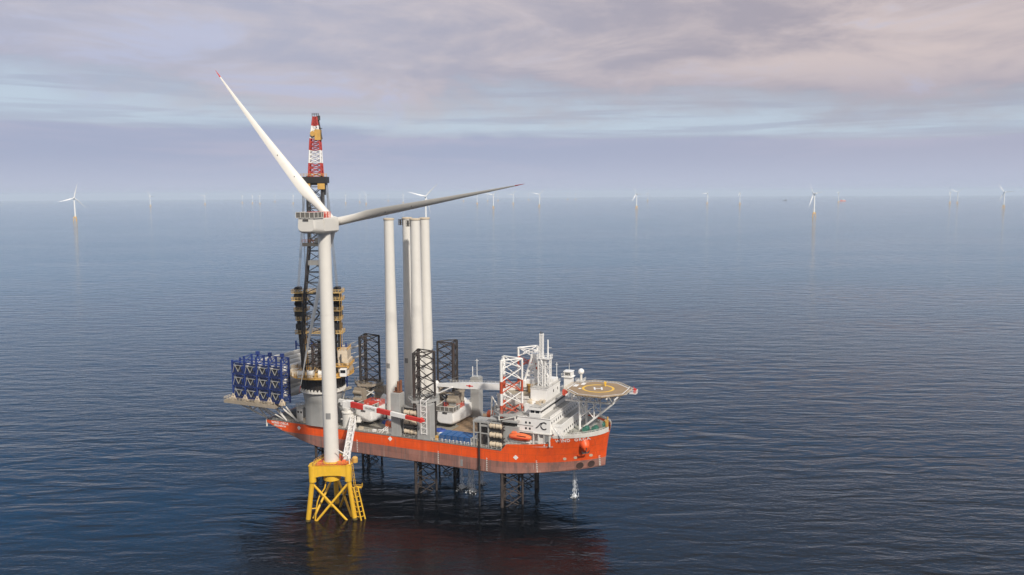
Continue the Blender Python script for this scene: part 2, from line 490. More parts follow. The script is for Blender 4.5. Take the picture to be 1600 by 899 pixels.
def nacelle_body(L0=-10.8, L1=4.6, w=6.5, h=5.2, z0=0.0):
    """nacelle along +X (hub end at +X), underside rounded; rear is X = L0; z0 = underside"""
    def ring(x, ww, zb, zt, rb):
        P = []
        for i in range(7):
            t = math.pi + (math.pi / 2) * i / 6
            P.append((x, -ww / 2 + rb + rb * math.cos(t), zb + rb + rb * math.sin(t)))
        for i in range(7):
            t = 1.5 * math.pi + (math.pi / 2) * i / 6
            P.append((x, ww / 2 - rb + rb * math.cos(t), zb + rb + rb * math.sin(t)))
        P += [(x, ww / 2 - 0.25, zt), (x, -ww / 2 + 0.25, zt)]
        return P
    mb = MB()
    zt = z0 + h
    mb.loft([ring(L0, w * 0.93, z0 + 1.0, zt - 0.15, 1.4), ring(L0 + 0.35, w * 0.985, z0 + 0.55, zt, 1.6), ring(L0 + 1.5, w, z0 + 0.2, zt, 1.7),
             ring(L0 + 6, w, z0, zt, 1.4), ring(L1 - 1.2, w, z0, zt, 0.9), ring(L1 - 0.3, w * 0.94, z0 + 0.2, zt - 0.2, 0.9), ring(L1, w * 0.85, z0 + 0.4, zt - 0.5, 0.9)])
    return mb


def nacelle_parts(root, M, w=6.5, h=5.2, L0=-10.8, z0=0.0, body_mat=None):
    """nacelle with hoist platform, red rails; M maps nacelle space into the thing's frame"""
    def tr(mb):
        mb.v = [M @ p for p in mb.v]; return mb
    zt = z0 + h
    nb = part('nacelle', tr(nacelle_body(L0, 4.6, w, h, z0)), body_mat or turbine_white, root, True)
    # hoist platform at the rear: grey mesh screen round a deck
    pl = MB(); x0, x1 = L0 - 0.25, L0 + 5.2; hw = w / 2 + 0.15
    pl.box(x0, x1, -hw, hw, zt + 0.02, zt + 0.22)
    part('hoist_platform', tr(pl), offwhite, nb)
    sc_ = MB(); hh = 1.9
    sc_.box(x0, x0 + 0.08, -hw, hw, zt + 0.24, zt + hh); sc_.box(x0 + 0.1, x1, -hw, -hw + 0.08, zt + 0.24, zt + hh)
    sc_.box(x0 + 0.1, x1, hw - 0.08, hw, zt + 0.24, zt + hh)
    part('mesh_screen', tr(sc_), mesh_grey, nb)
    fr = MB()
    for y in (-hw - 0.06, -hw * 0.5, 0, hw * 0.5, hw + 0.06): fr.beam((x0 - 0.08, y, zt + 0.2), (x0 - 0.08, y, zt + hh + 0.1), 0.14)
    for yy in (-hw - 0.08, hw + 0.08):
        fr.beam((x0 - 0.08, yy, zt + hh + 0.1), (x1, yy, zt + hh + 0.1), 0.16)
        for xx in (x0 + 2.2, x0 + 4.4, x1): fr.beam((xx, yy, zt + 0.2), (xx, yy, zt + hh + 0.1), 0.14)
    fr.beam((x0 - 0.08, -hw - 0.08, zt + hh + 0.1), (x0 - 0.08, hw + 0.08, zt + hh + 0.1), 0.16)
    part('screen_frame', tr(fr), offwhite, nb)
    rr = MB(); a, b = x1 + 0.4, x1 + 5.4
    for hs in (0.5, 1.0, 1.5, 1.95):
        for y in (-w / 2 + 0.4, w / 2 - 0.4): rr.beam((a, y, zt + hs), (b, y, zt + hs), 0.11)
        rr.beam((a, -w / 2 + 0.4, zt + hs), (a, w / 2 - 0.4, zt + hs), 0.11); rr.beam((b, -w / 2 + 0.4, zt + hs), (b, w / 2 - 0.4, zt + hs), 0.11)
    k = 7
    for i in range(k + 1):
        x = a + (b - a) * i / k
        for y in (-w / 2 + 0.4, w / 2 - 0.4): rr.beam((x, y, zt), (x, y, zt + 2.0), 0.13)
    for i in range(1, 5):
        y = -w / 2 + 0.4 + (w - 0.8) * i / 5
        for x in (a, b): rr.beam((x, y, zt), (x, y, zt + 2.0), 0.13)
    part('red_railing', tr(rr), railred, nb)
    bx = MB().box(a + 1.0, b - 1.4, -1.8, 1.8, zt, zt + 1.3)
    part('cooler_top', tr(bx), red, nb, bevel=0.1)
    v = MB().box(L0 - 0.22, L0 + 0.6, -1.0, 1.0, zt - 0.85, zt - 0.3)
    part('rear_vent', tr(v), dgrey, nb)
    return nb


def blade_mesh(L, root_r, chord_max, pre, n=22, tip_from=None):
    """blade along +Z; chord along X, thickness along Y; prebend along +Y. Returns (body, tip)"""
    rings = []
    for k in range(n + 1):
        s = k / n
        z = L * s
        # chord
        if s < 0.05: c = 2 * root_r
        elif s < 0.22:
            t = (s - 0.05) / 0.17; t = t * t * (3 - 2 * t); c = 2 * root_r + (chord_max - 2 * root_r) * t
        else:
            t = (s - 0.22) / 0.78; c = chord_max * (1 - t) ** 1.12 * 0.93 + chord_max * 0.07
            if s > 0.97: c *= max(0.25, (1.0 - s) / 0.03 * 0.75 + 0.25)
        if s < 0.05: th = 2 * root_r
        else:
            t = min(1, (s - 0.05) / 0.25); t = t * t * (3 - 2 * t)
            th = 2 * root_r * (1 - t) + c * 0.26 * t
            th = min(th, 2 * root_r)
            if s > 0.3: th = c * (0.26 - 0.10 * (s - 0.3))
        tw = R(14) * (1 - min(1, s / 0.8)) ** 1.4 if s > 0.04 else R(14)
        yb = pre * s ** 2.2
        r = []
        m = 16
        rnd = 1 - min(1, max(0, (s - 0.04) / 0.16))
        for i in range(m):
            a = 2 * math.pi * i / m
            ca, sa = math.cos(a), math.sin(a)
            # aerofoil: blunt leading edge at -X, thin trailing edge at +X
            foil_x = ca * c / 2 + c * 0.12
            foil_y = sa * th / 2 * (1 - 0.62 * max(0, ca) ** 1.5) * (0.95 if sa > 0 else 1.05)
            circ_x, circ_y = ca * root_r, sa * root_r
            px = circ_x * rnd + foil_x * (1 - rnd); py = circ_y * rnd + foil_y * (1 - rnd)
            r.append((px * math.cos(tw) - py * math.sin(tw), px * math.sin(tw) + py * math.cos(tw) + yb, z))
        rings.append(r)
    cut = int(n * (tip_from or 1.0)) if tip_from else n
    body = MB().loft(rings[:cut + 1]); tip = MB().loft(rings[cut:]) if tip_from else None
    return body, tip


def rotor_axes(psi, tilt):
    n = Vector((math.cos(psi) * math.cos(tilt), math.sin(psi) * math.cos(tilt), math.sin(tilt)))
    u = n.cross(Vector((0, 0, 1))).normalized(); w = u.cross(n)
    return n, u, w


def blade_matrix(hub, n, u, w, th, beta):
    z = w * math.cos(th) + u * math.sin(th)              # along the blade
    t = u * math.cos(th) - w * math.sin(th)              # tangential
    x = (t * math.cos(beta) + n * math.sin(beta))        # chord
    y = z.cross(x)
    m = Matrix((x, y, z)).transposed().to_4x4()
    return Matrix.Translation(hub) @ m


def main_turbine():
    t = thing('wind_turbine', 'tall white wind turbine with red blade tips on a yellow jacket before the ship', 'wind turbine', (TX, TY, 0), M_WORLD)
    HZ = 103.6
    # tower
    tw = MB().lathe([(2.55, 21.2), (2.55, 22.2), (2.5, 45), (2.38, 62), (2.2, 82), (2.12, 100.9)], (TX, TY, 0), 48)
    tower = part('tower', tw, turbine_white, t, True)
    for zf in (45, 73): part('flange_seam', MB().lathe([(2.515 - (zf - 45) * 0.0062, zf), (2.53 - (zf - 45) * 0.0062, zf + 0.06), (2.515 - (zf - 45) * 0.0062, zf + 0.12)], (TX, TY, 0), 48, cap0=False, cap1=False), offwhite, tower)
    hp = MB()
    pts = []
    for i in range(7):
        a = R(-94 + (i - 3) * 6.5); pts.append((TX + 2.56 * math.cos(a), TY + 2.56 * math.sin(a)))
    for i in range(6, -1, -1):
        a = R(-94 + (i - 3) * 6.5); pts.append((TX + 2.40 * math.cos(a), TY + 2.40 * math.sin(a)))
    hp.prism(pts, 36.6, 38.8)
    part('cover_patch', hp, hatchgrey, tower)
    # nacelle
    psi, tilt = R(71.1), R(6)
    n, u, w = rotor_axes(psi, tilt)
    fx, fu = Vector((math.cos(psi), math.sin(psi), 0)), Vector((-math.sin(psi), math.cos(psi), 0))
    M = Matrix.Translation((TX, TY, 100.9)) @ Matrix((fx, fu, Vector((0, 0, 1)))).transposed().to_4x4()
    nac = nacelle_parts(t, M)
    part('nacelle_panel', (lambda mb: (setattr(mb, 'v', [M @ p for p in mb.v]), mb)[1])(
        MB().box(-5.0, 4.0, -3.335, -3.23, 0.75, 4.9)), turbine_white, nac, bevel=0.15)
    hub = Vector((TX, TY, HZ)) + n * 5.96
    # hub with spinner
    hb = MB(); rings = []
    for d_, r_ in ((-1.6, 1.7), (-1.4, 2.0), (0, 2.15), (1.2, 2.0), (2.0, 1.5), (2.5, 0.8), (2.65, 0.1)):
        rings.append([hub + n * d_ + u * (r_ * math.cos(a * math.pi / 12)) + w * (r_ * math.sin(a * math.pi / 12)) for a in range(24)])
    hb.loft(rings)
    hubo = part('hub', hb, turbine_white, t, True)
    for k in range(3):
        th = R(319.9 + 120 * k)
        BM = blade_matrix(hub, n, u, w, th, R(32 + 180))
        body, tip = blade_mesh(69.75, 1.45, 4.1, 0.0, 44, 0.975)
        pre = 4.25
        def tr(mb):
            o = []
            for p in mb.v:
                s = p.z / 69.75
                o.append(BM @ p + n * (pre * s ** 2.0))
            mb.v = o; return mb
        b = part('blade', tr(body), turbine_white, t, True)
        part('blade_tip', tr(tip), red, b, True, 'red painted blade tip')
        if k < 2:
            for s in (0.16, 0.30, 0.44):
                for sg in (-1, 1):
                    dots = MB(); q = Vector((0.55, 0, 69.75 * s)); pp = BM @ q + n * (pre * s * s)
                    thick = (0.95 if s < 0.2 else 0.62 if s < 0.35 else 0.46)
                    ydir = (BM.to_3x3() @ Vector((-math.sin(R(9) * (1 - s)), math.cos(R(9) * (1 - s)), 0)))
                    dots.tube(pp + ydir * (sg * thick * 0.8), pp + ydir * (sg * (thick + 0.14)), 0.16, 8)
                    part('blade_plug', dots, dgrey, b)
    # yellow jacket
    legs_b = [(-8.5, -2.4), (7.9, -1.2), (-1.6, 13.0)]
    c0 = (sum(p[0] for p in legs_b) / 3, sum(p[1] for p in legs_b) / 3)
    C = Vector((TX + 0.1, TY, 0))
    B0 = [Vector((TX + a, TY + b, -0.6)) for a, b in legs_b]
    topxy = [(-6.1, -3.2), (6.1, -2.4), (-0.6, 7.6)]
    T0 = [Vector((TX + a, TY + b, 16.0)) for a, b in topxy]
    fo = part('jacket_leg', MB().tube(B0[0], T0[0], 0.85, 14), yellow, t, True)
    part('jacket_leg', MB().tube(B0[1], T0[1], 0.85, 14), yellow, t, True)
    part('jacket_leg', MB().tube(B0[2], T0[2], 0.85, 14), yellow, t, True)
    for k in range(3):
        q = B0[k].lerp(T0[k], 0.085); lg_ = [c for c in t.children if c.name.startswith('jacket_leg')][k]
        part('wet_band', MB().tube(B0[k], q, 0.875, 14), weed, lg_, True)
    for i, j in ((0, 1), (1, 2), (2, 0)):
        x = MB()
        d0 = B0[i].lerp(T0[i], 0.88); d1 = B0[j].lerp(T0[j], 0.88)
        e0 = B0[i].lerp(B0[j], 0.16) ; e1 = B0[j].lerp(B0[i], 0.16)
        x.tube(d0, e1, 0.42, 10); x.tube(d1, e0, 0.42, 10)
        part('x_brace', x, yellow, t, True)
    # transition piece: three box girders round the tower foot
    tp = MB()
    def girder(p, q, zb_mid, wdt=2.1):
        p = Vector((p.x, p.y, 0)); q = Vector((q.x, q.y, 0)); d = (q - p).normalized(); s = Vector((-d.y, d.x, 0)) * wdt / 2
        N = 10; ring = []
        for k in range(N + 1):
            f = k / N; c = p.lerp(q, f); arch = zb_mid - 0.9 * abs(2 * f - 1) ** 3
            ring.append([c + s + Vector((0, 0, arch)), c - s + Vector((0, 0, arch)), c - s + Vector((0, 0, 20.4)), c + s + Vector((0, 0, 20.4))])
        tp.loft(ring)
    for k in range(3):
        a = R(-90 + 0)
    for i, j in ((0, 1), (1, 2), (2, 0)): girder(T0[i], T0[j], 16.9)
    for p in T0: tp.lathe([(1.25, 14.6), (1.3, 20.45)], (p.x, p.y, 0), 16)
    tp.lathe([(3.0, 14.5), (3.1, 20.6), (2.9, 21.2)], (TX, TY, 0), 32)
    part('transition_piece', tp, yellow, t, True)
    dk = MB().prism([(TX - 7.2, TY - 4.4), (TX + 7.2, TY - 3.6), (TX + 7.6, TY - 1.0), (TX + 1.4, TY + 8.9), (TX - 2.6, TY + 8.7), (TX - 7.4, TY - 1.4)], 20.47, 20.6)
    part('work_platform', dk, yellow, t)
    rl = MB().rail([(TX - 5.5, TY - 4.5, 20.6), (TX + 5.8, TY - 3.8, 20.6), (TX + 7.4, TY - 1.2, 20.6), (TX + 1.4, TY + 8.6, 20.6), (TX - 2.6, TY + 8.4, 20.6), (TX - 5.8, TY - 1.2, 20.6)], 1.2, 1.3, 0.07, closed=True)
    part('platform_railing', rl, dyellow, t)
    nn = MB().prism([(TX - 5.0, TY - 4.0), (TX + 5.6, TY - 3.4), (TX + 7.0, TY - 1.3), (TX + 1.2, TY + 8.2), (TX - 2.4, TY + 8.0), (TX - 5.2, TY - 1.0)], 20.61, 20.68)
    part('deck_grating', nn, redorange, t)
    for x, y, sx, sy, h in ((3.4, -2.6, 0.9, 0.5, 0.9), (4.8, -2.2, 0.6, 0.6, 1.3), (-3.6, -2.9, 0.7, 0.6, 0.8), (5.9, -1.6, 0.5, 0.5, 0.7)):
        part('equipment_box', MB().box(TX + x - sx, TX + x + sx, TY + y - sy, TY + y + sy, 20.69, 20.69 + h), boatorange, t, bevel=0.06)
    dv = MB(); dv.tube((TX + 6.6, TY - 2.2, 20.6), (TX + 6.6, TY - 2.2, 23.4), 0.25, 10); dv.tube((TX + 6.6, TY - 2.2, 23.2), (TX + 2.9, TY - 4.4, 26.6), 0.22, 8, 0.14)
    dv.box(TX + 6.2, TY * 0 + TX + 7.1, TY - 2.7, TY - 1.8, 22.6, 23.6)
    part('davit_crane', dv, white, t)
    yb = MB().lathe([(0.9, 0), (1.0, 0.3), (1.0, 1.7), (0.6, 2.1)], (TX + 8.3, TY - 0.6, 20.6), 14)
    part('fender_drum', yb, dyellow, t, True)
    # boat landing with ladder on the right leg, cable tube on the left
    L0, L1 = B0[1], T0[1]
    bl = MB()
    off = Vector((1.5, -0.9, 0)); o2 = Vector((2.6, 0.5, 0))
    for o_ in (off, o2): bl.tube(L0 + o_ + Vector((0.9, 0, 0)), L0.lerp(L1, 0.78) + o_, 0.28, 8)
    for k in range(1, 8):
        f = k / 9
        a = L0.lerp(L1, f) + off + Vector((0.9 * (1 - f / 0.78), 0, 0)); b = L0.lerp(L1, f) + o2 + Vector((0.9 * (1 - f / 0.78), 0, 0))
        bl.tube(a, b, 0.13, 6); bl.tube(a, L0.lerp(L1, f), 0.15, 6)
    part('boat_landing', bl, yellow, t)
    ld = MB()
    la, lb = L0.lerp(L1, 0.05) + Vector((1.4, 0.6, 0)), L1 + Vector((1.3, 0.5, 5))
    for dx in (-0.3, 0.3): ld.beam(la + Vector((dx, 0, 0)), lb + Vector((dx, 0, 0)), 0.12)
    for k in range(36): q = la.lerp(lb, k / 36); ld.beam(q + Vector((-0.3, 0, 0)), q + Vector((0.3, 0, 0)), 0.07)
    for z in (11.5,): ld.box(la.x - 0.5, la.x + 1.3, la.y - 0.8, la.y + 0.8, z, z + 0.16)
    ld.rail([(la.x - 0.5, la.y - .8, 11.7), (la.x + 1.3, la.y - .8, 11.7), (la.x + 1.3, la.y + .8, 11.7)], 1.1, 1.0, 0.06)
    part('access_ladder', ld, yellow, t)
    jt = MB()
    q0 = B0[0].lerp(T0[0], 0.42) + Vector((1.0, 0, 0))
    base = B0[0] + Vector((2.4, 0.4, 0))
    cur = [T0[0] + Vector((4.4, 3.0, -0.5)), B0[0].lerp(T0[0], 0.72) + Vector((4.2, 2.0, 0)), B0[0].lerp(T0[0], 0.58) + Vector((2.9, 1.2, 0)), B0[0].lerp(T0[0], 0.45) + Vector((2.4, 0.8, 0)), B0[0].lerp(T0[0], 0.3) + Vector((2.3, 0.6, 0)), base]
    jt.path(cur, 0.24, 8); jt.tube(B0[0].lerp(T0[0], 0.31), B0[0].lerp(T0[0], 0.31) + Vector((2.4, 0.6, 0)), 0.2, 6)
    part('cable_tube', jt, yellow, t, True)
    return t


main_turbine()

FAR = [
    # x, y, distance, heading of the rotor axis, angle of the first blade, label
    (-1946, 3569, 112, 14, 'white turbine on a yellow foundation nearest the left edge of the photo'),
    (-3514, 7796, 60, -30, 'small hazy turbine second from the left edge, well left of the raised blade'),
    (-3646, 9534, 75, 40, 'faint white turbine on the horizon below the red tip of the raised blade'),
    (-3718, 11073, 20, 5, 'leftmost of the tight trio of very faint turbines below the raised blade'),
    (-3355, 10383, 20, 2, 'middle one of the tight trio of very faint turbines below the raised blade'),
    (-2990, 9522, 50, 20, 'rightmost and clearest of the tight trio of turbines below the raised blade'),
    (-3815, 12929, 25, 0, 'barely visible turbine alone between the trio and the black crane'),
    (-2687, 9863, 20, 8, 'faint turbine just left of the black main crane'),
    (-1972, 9527, 45, 15, 'hazy turbine first to the right of the black main crane'),
    (-2080, 10984, 25, 3, 'very faint turbine close left of the cross-shaped turbine right of the main crane'),
    (-1596, 8797, 80, -34, 'hazy turbine with wide arms, second clear one right of the main crane'),
    (-1976, 12854, 20, 0, 'very faint turbine above the leftmost stored tower'),
    (-1295, 9579, 30, 6, 'thin hazy turbine above the gap between the stored towers'),
    (-325, 3033, 92, 44, 'large pale turbine rising behind the tops of the stored towers'),
    (-692, 11523, 35, 12, 'faint small turbine under the middle of the low horizontal blade'),
    (-355, 8271, 60, -6, 'turbine crossed by the outer part of the horizontal blade, pale foundation'),
    (-133, 5857, 80, 40, 'turbine with an orange foundation just under the outer end of the horizontal blade'),
    (-342, 11508, 30, 9, 'tiny faint turbine close left of the one under the outer end of the horizontal blade'),
    (-206, 12156, 25, 4, 'tiny faint turbine close right of the one under the outer end of the horizontal blade'),
    (18, 8262, 70, 28, 'hazy turbine just below the red tip of the horizontal blade'),
    (227, 6509, 90, 44, 'turbine with two blades raised in a V, right of the red blade tip'),
    (282, 13181, 20, 2, 'barely visible turbine close left of the one with two blades in a V'),
    (980, 13995, 20, 0, 'left one of two barely visible turbines in the open gap in mid horizon'),
    (1083, 13598, 20, 7, 'right one of two barely visible turbines in the open gap in mid horizon'),
    (869, 5569, 128, -24, 'turbine seen nearly edge-on with an orange foundation above the white mast'),
    (1789, 10534, 60, 12, 'faint turbine just right of the edge-on turbine in mid horizon'),
    (1836, 7519, 120, 28, 'hazy turbine with spread blades, midway between the edge-on turbine and the dark boat'),
    (2014, 7070, 155, 3, 'slim hazy turbine with one blade straight up, left of the dark boat'),
    (1356, 3589, 124, -38, 'nearest of the right-hand turbines, seen edge-on with a bright yellow foundation'),
    (3230, 7918, 140, 30, 'hazy turbine with the orange vessel lying beside it'),
    (3847, 7033, 152, 0, 'slim turbine seen edge-on, left one of the close pair near the right edge'),
    (3902, 7012, 75, 53, 'turbine with two spread raised blades, right one of the close pair near the right edge'),
    (3143, 5114, 80, -36, 'turbine with an orange foundation nearest the right edge of the photo'),
]


def far_turbines():
    # one turbine with its parts, rotor facing +X
    t0 = thing('wind_turbine', '', 'wind turbine', (0, 0, 0), M_WORLD, 'turbines of the wind farm in the distance')
    f = MB()
    for a in (90, 210, 330):
        p = Vector((9.5 * math.cos(R(a)), 9.5 * math.sin(R(a)), -1.5)); q = Vector((7.2 * math.cos(R(a)), 7.2 * math.sin(R(a)), 16))
        f.tube(p, q, 0.95, 8)
        a2 = a + 120
        p2 = Vector((9.5 * math.cos(R(a2)), 9.5 * math.sin(R(a2)), -1.0)); q2 = Vector((7.2 * math.cos(R(a2)), 7.2 * math.sin(R(a2)), 15))
        f.tube(p, q2, 0.5, 6); f.tube(p2, q, 0.5, 6)
        c1, c2 = Vector((q.x, q.y, 18)), Vector((q2.x, q2.y, 18))
        f.beam(c1, c2, 2.2, 4.8)
    f.lathe([(3, 15), (3.1, 21)], n=16)
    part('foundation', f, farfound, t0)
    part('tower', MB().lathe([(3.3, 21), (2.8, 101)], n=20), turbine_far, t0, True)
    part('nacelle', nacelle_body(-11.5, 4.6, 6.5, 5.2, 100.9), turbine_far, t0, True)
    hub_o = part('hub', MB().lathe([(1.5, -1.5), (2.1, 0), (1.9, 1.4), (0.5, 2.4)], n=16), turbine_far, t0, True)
    hub_o.matrix_local = Matrix.Translation((6.0, 0, 103.6)) @ Matrix.Rotation(R(90), 4, 'Y')
    blades = []
    for k in range(3):
        body, tip = blade_mesh(70, 2.0, 6.0, 3.0, 12)
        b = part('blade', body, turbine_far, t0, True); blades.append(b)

    def setup(root, x, y, psi, th, label):
        d2 = x * x + y * y
        root.location = (x, y, -d2 / 1.48e7)
        root.rotation_euler = (0, 0, R(psi))
        root['label'] = label
        i = 0
        for ch in root.children:
            if ch.name.startswith('blade'):
                n, u, w = rotor_axes(0.0, R(5))
                ch.matrix_local = blade_matrix(Vector((6.0, 0, 103.6)), n, u, w, R(th + 120 * i), R(25 + 180)); i += 1
    for k, (x, y, psi, th, label) in enumerate(FAR):
        r = t0 if k == 0 else copy_tree(t0)
        setup(r, x, y, psi, th, label)


far_turbines()

# ------------------------------------------------------------------ far vessels
def far_vessels():
    M = Matrix.Translation((3678, 10771, -8.7)) @ Matrix.Rotation(R(12), 4, 'Z')
    t = thing('service_vessel', 'small dark vessel low on the hazy horizon left of the nearest right-hand turbine', 'boat', (0, 0, 0), M)
    hullp = [(-26, -5.5), (16, -5.5), (24, -2), (27, 0), (24, 2), (16, 5.5), (-26, 5.5)]
    part('hull', MB().prism(hullp, -1, 5.5), black, t)
    part('wheelhouse', MB().box(4, 15, -4, 4, 5.5, 12).box(7, 13, -3.5, 3.5, 12, 15), dgrey, t)
    part('mast', MB().tube((9, 0, 15), (9, 0, 22), 0.3, 6), dgrey, t)
    M = Matrix.Translation((4013, 9709, -7.5)) @ Matrix.Rotation(R(-15), 4, 'Z')
    t = thing('service_vessel', 'orange vessel with a white superstructure beside a hazy turbine on the horizon', 'ship', (0, 0, 0), M)
    hullp = [(-30, -8), (22, -8), (30, -4), (34, 0), (30, 4), (22, 8), (-30, 8)]
    part('hull', MB().prism(hullp, -1, 9), boatorange, t)
    part('superstructure', MB().box(-2, 22, -7, 7, 9, 20).box(4, 18, -6, 6, 20, 25), white, t)
    part('aft_deck_gear', MB().box(-26, -8, -6, 6, 9, 16), boatorange, t)
    part('mast', MB().tube((10, 0, 25), (10, 0, 35), 0.4, 6), white, t)


far_vessels()

# ------------------------------------------------------------------ the jack-up ship (ship frame: x forward, y to port, z up; water at 0)
CY, HB = 4.2, 20.2          # centre line and half breadth
ZK, ZD = 12.85, 21.9        # keel and main deck heights


def hull_w(s, z):
    """half breadth of the hull"""
    if s <= 0: return HB
    k = min(1, max(0, (z - 14.0) / 14.5))
    k = k ** 1.5
    L = 34.9 + 1.6 * k
    if s >= L: return 0.02
    a = 1.45 + 0.95 * k; b = 0.78 - 0.26 * k
    return max(0.02, HB * (1 - (s / L) ** a) ** b)


def hull_zb(s):
    if s < -78:
        t = (-78 - s) / 26.0
        return ZK + 7.4 * t ** 1.25
    if s > 0: return ZK + 1.5 * min(1, s / 36)
    return ZK


def hull_zt(s):
    if s <= 2: return ZD + 0.15
    if s <= 4: return ZD + 0.15 + (24.4 - ZD - 0.15) * (s - 2) / 2
    if s <= 19: return 24.4 + 1.0 * (s - 4) / 15
    if s <= 20.6: return 25.4 + 3.4 * (s - 19) / 1.6
    return 28.8 + 0.5 * ((s - 20.6) / 15.7) ** 2


def on_hull(s, z, d=0.03):
    """a point on the starboard side of the hull, d outside it"""
    w = hull_w(s, z)
    e = 0.05
    dw = (hull_w(s + e, z) - hull_w(s - e, z)) / (2 * e); dz = (hull_w(s, z + e) - hull_w(s, z - e)) / (2 * e)
    n = Vector((-dw, -1, -dz)).normalized()
    return Vector((s, CY - w, z)) + n * d


def build_vessel():
    t = thing('installation_vessel', 'orange jack-up installation ship with white deckhouse and helideck standing on lattice legs', 'ship', (0, CY, 0))
    # ---- hull shell
    S = [-104, -102, -99, -96, -93, -90, -87, -84, -81, -78, -70, -60, -45, -30, -15, -5, 0, 2, 3, 4, 6, 8, 10, 12, 14, 16, 18, 19, 19.8, 20.6, 22, 24, 26, 28, 30, 31.5, 33, 34, 34.8, 35.4, 36.0, 36.4]
    ZB = 17.7
    rows = []
    for s in S:
        zb, zt = hull_zb(s), hull_zt(s)
        zs = [zb, zb, min(zb + 0.35, zt)]
        mid = max(ZB, zb + 0.5)
        for f in (0.2, 0.45, 0.7, 1.0): zs.append(zs[2] + (mid - zs[2]) * f)
        for f in (0.15, 0.3, 0.5, 0.7, 0.85, 1.0): zs.append(mid + (zt - mid) * f)
        rows.append(zs)
    mb = MB(); nz = len(rows[0])
    for sd in (-1, 1):
        base = len(mb.v)
        for s, zs in zip(S, rows):
            for j, z in enumerate(zs):
                w = hull_w(s, z)
                if j == 0: w = 0
                elif j == 1: w = max(0, w - 0.45)
                elif j == 2: w = max(0, w - 0.02)
                k_ = min(1, max(0, (z - 14.0) / 14.5)) ** 1.5
                mb.v.append(Vector((min(s, 34.9 + 1.6 * k_), CY + sd * w, z)))
        for i in range(len(S) - 1):
            for j in range(nz - 1):
                a = base + i * nz + j
                mb.f.append([a, a + nz, a + nz + 1, a + 1]); mb.m.append(1 if j < 6 else 0)
    tr = []
    k0 = 0; k1 = len(S) * nz
    mb.f.append([k0 + j for j in range(nz)] + [k1 + j for j in range(nz - 1, 0, -1)]); mb.m.append(0)
    hull = part('hull', mb, [orange, antifoul], t, True)
    # ---- decks
    def outline(s0, s1, z, inset, n=18):
        ss = [s0 + (s1 - s0) * k / n for k in range(n + 1)]
        a = [(s, CY - max(0.05, hull_w(s, z) - inset)) for s in ss]; b = [(s, CY + max(0.05, hull_w(s, z) - inset)) for s in reversed(ss)]
        return a + b
    part('main_deck', MB().prism(outline(-103.9, 3.0, 21.9, 0.12, 4), ZD - 0.3, ZD + 0.02), deckgrey, t)
    part('timber_mat', MB().box(-37.5, -18, 6, 23.9, ZD + 0.03, ZD + 0.5).box(-25.5, -9, -8.0, 23.9, ZD + 0.03, ZD + 0.35), timber, t)
    part('boat_deck', MB().prism(outline(3.4, 20.2, 24.6, 0.12, 8), 24.0, 24.45), roofgrey, t)
    part('foredeck', MB().prism(outline(20.4, 36.3, 27.6, 0.35, 20), 27.2, 27.6), foredeck_m, t)
    # ---- bulwark round the bow
    bw = MB()
    ss = [20.5 + (36.4 - 20.5) * (k / 26) ** 0.8 for k in range(27)]
    for sd in (-1, 1):
        r = []
        for s in ss:
            zt = hull_zt(s); w0 = hull_w(s, zt); w1 = max(0.0, w0 - 0.32)
            r.append([(s, CY + sd * w1, 27.55), (s, CY + sd * w1, zt + 0.06), (s + 0.04, CY + sd * (w0 + 0.06), zt + 0.06), (s + 0.02, CY + sd * (w0 + 0.05), zt - 0.12)])
        bw.loft(r, cap=False)
    part('bulwark', bw, offwhite, t)
    # fender line and knuckle
    br = MB()
    for sd in (-1, 1): br.beam((-103.8, CY + sd * (HB + 0.04), ZD + 0.05), (2, CY + sd * (HB + 0.04), ZD + 0.05), 0.22, 0.3)
    part('gunwale', br, midgrey, t)
    # ---- railings
    rl = MB()
    for sd in (-1, 1):
        rl.rail([(-103, CY + sd * (HB - 0.25), ZD), (2, CY + sd * (HB - 0.25), ZD)], 1.1, 2.0, 0.055)
    rl.rail([(-103.7, CY - HB + 0.3, ZD), (-103.7, CY + HB - 0.3, ZD)], 1.1, 2.0, 0.055)
    rl.rail([(s, CY - hull_w(s, 25) + 0.25, 24.45) for s in (4.5, 9, 14, 19.5)], 1.0, 1.5, 0.05)
    part('deck_railing', rl, offwhite, t)
    rl = MB()
    rl.rail([(s, CY - hull_w(s, 29) + 0.2, hull_zt(s) + 0.05) for s in (21, 24, 27, 30, 32.5, 34.5, 35.8)], 0.6, 1.5, 0.05)
    rl.rail([(s, CY + hull_w(s, 29) - 0.2, hull_zt(s) + 0.05) for s in (35.8, 34.5, 32.5, 30, 27, 24, 21)], 0.6, 1.5, 0.05)
    part('bow_railing', rl, offwhite, t)
    # ---- writing and marks on the hull
    def bowmap(s0, z0):
        return lambda u, v, d: on_hull(s0 + u, z0 + v + 0.03 * u, d + 0.02)
    part('ship_name', text_faces('WIND  ORCA', 1.55, bowmap(26.6, 26.6), 0.05, 0.0, 1.15), white, hull, label='ship name in white letters on the bow')
    part('stern_name', text_faces('WIND ORCA', 1.35, lambda u, v, d: on_hull(-97.3 + u, 20.9 + v, d + 0.02), 0.05, 0, 1.1), white, hull, label='ship name in white letters at the stern')
    part('home_port', text_faces('FREDERICIA', 0.95, lambda u, v, d: on_hull(-97.0 + u, 19.75 + v, d + 0.02), 0.05, 0, 1.1), white, hull, label='line of smaller white letters below the stern name')
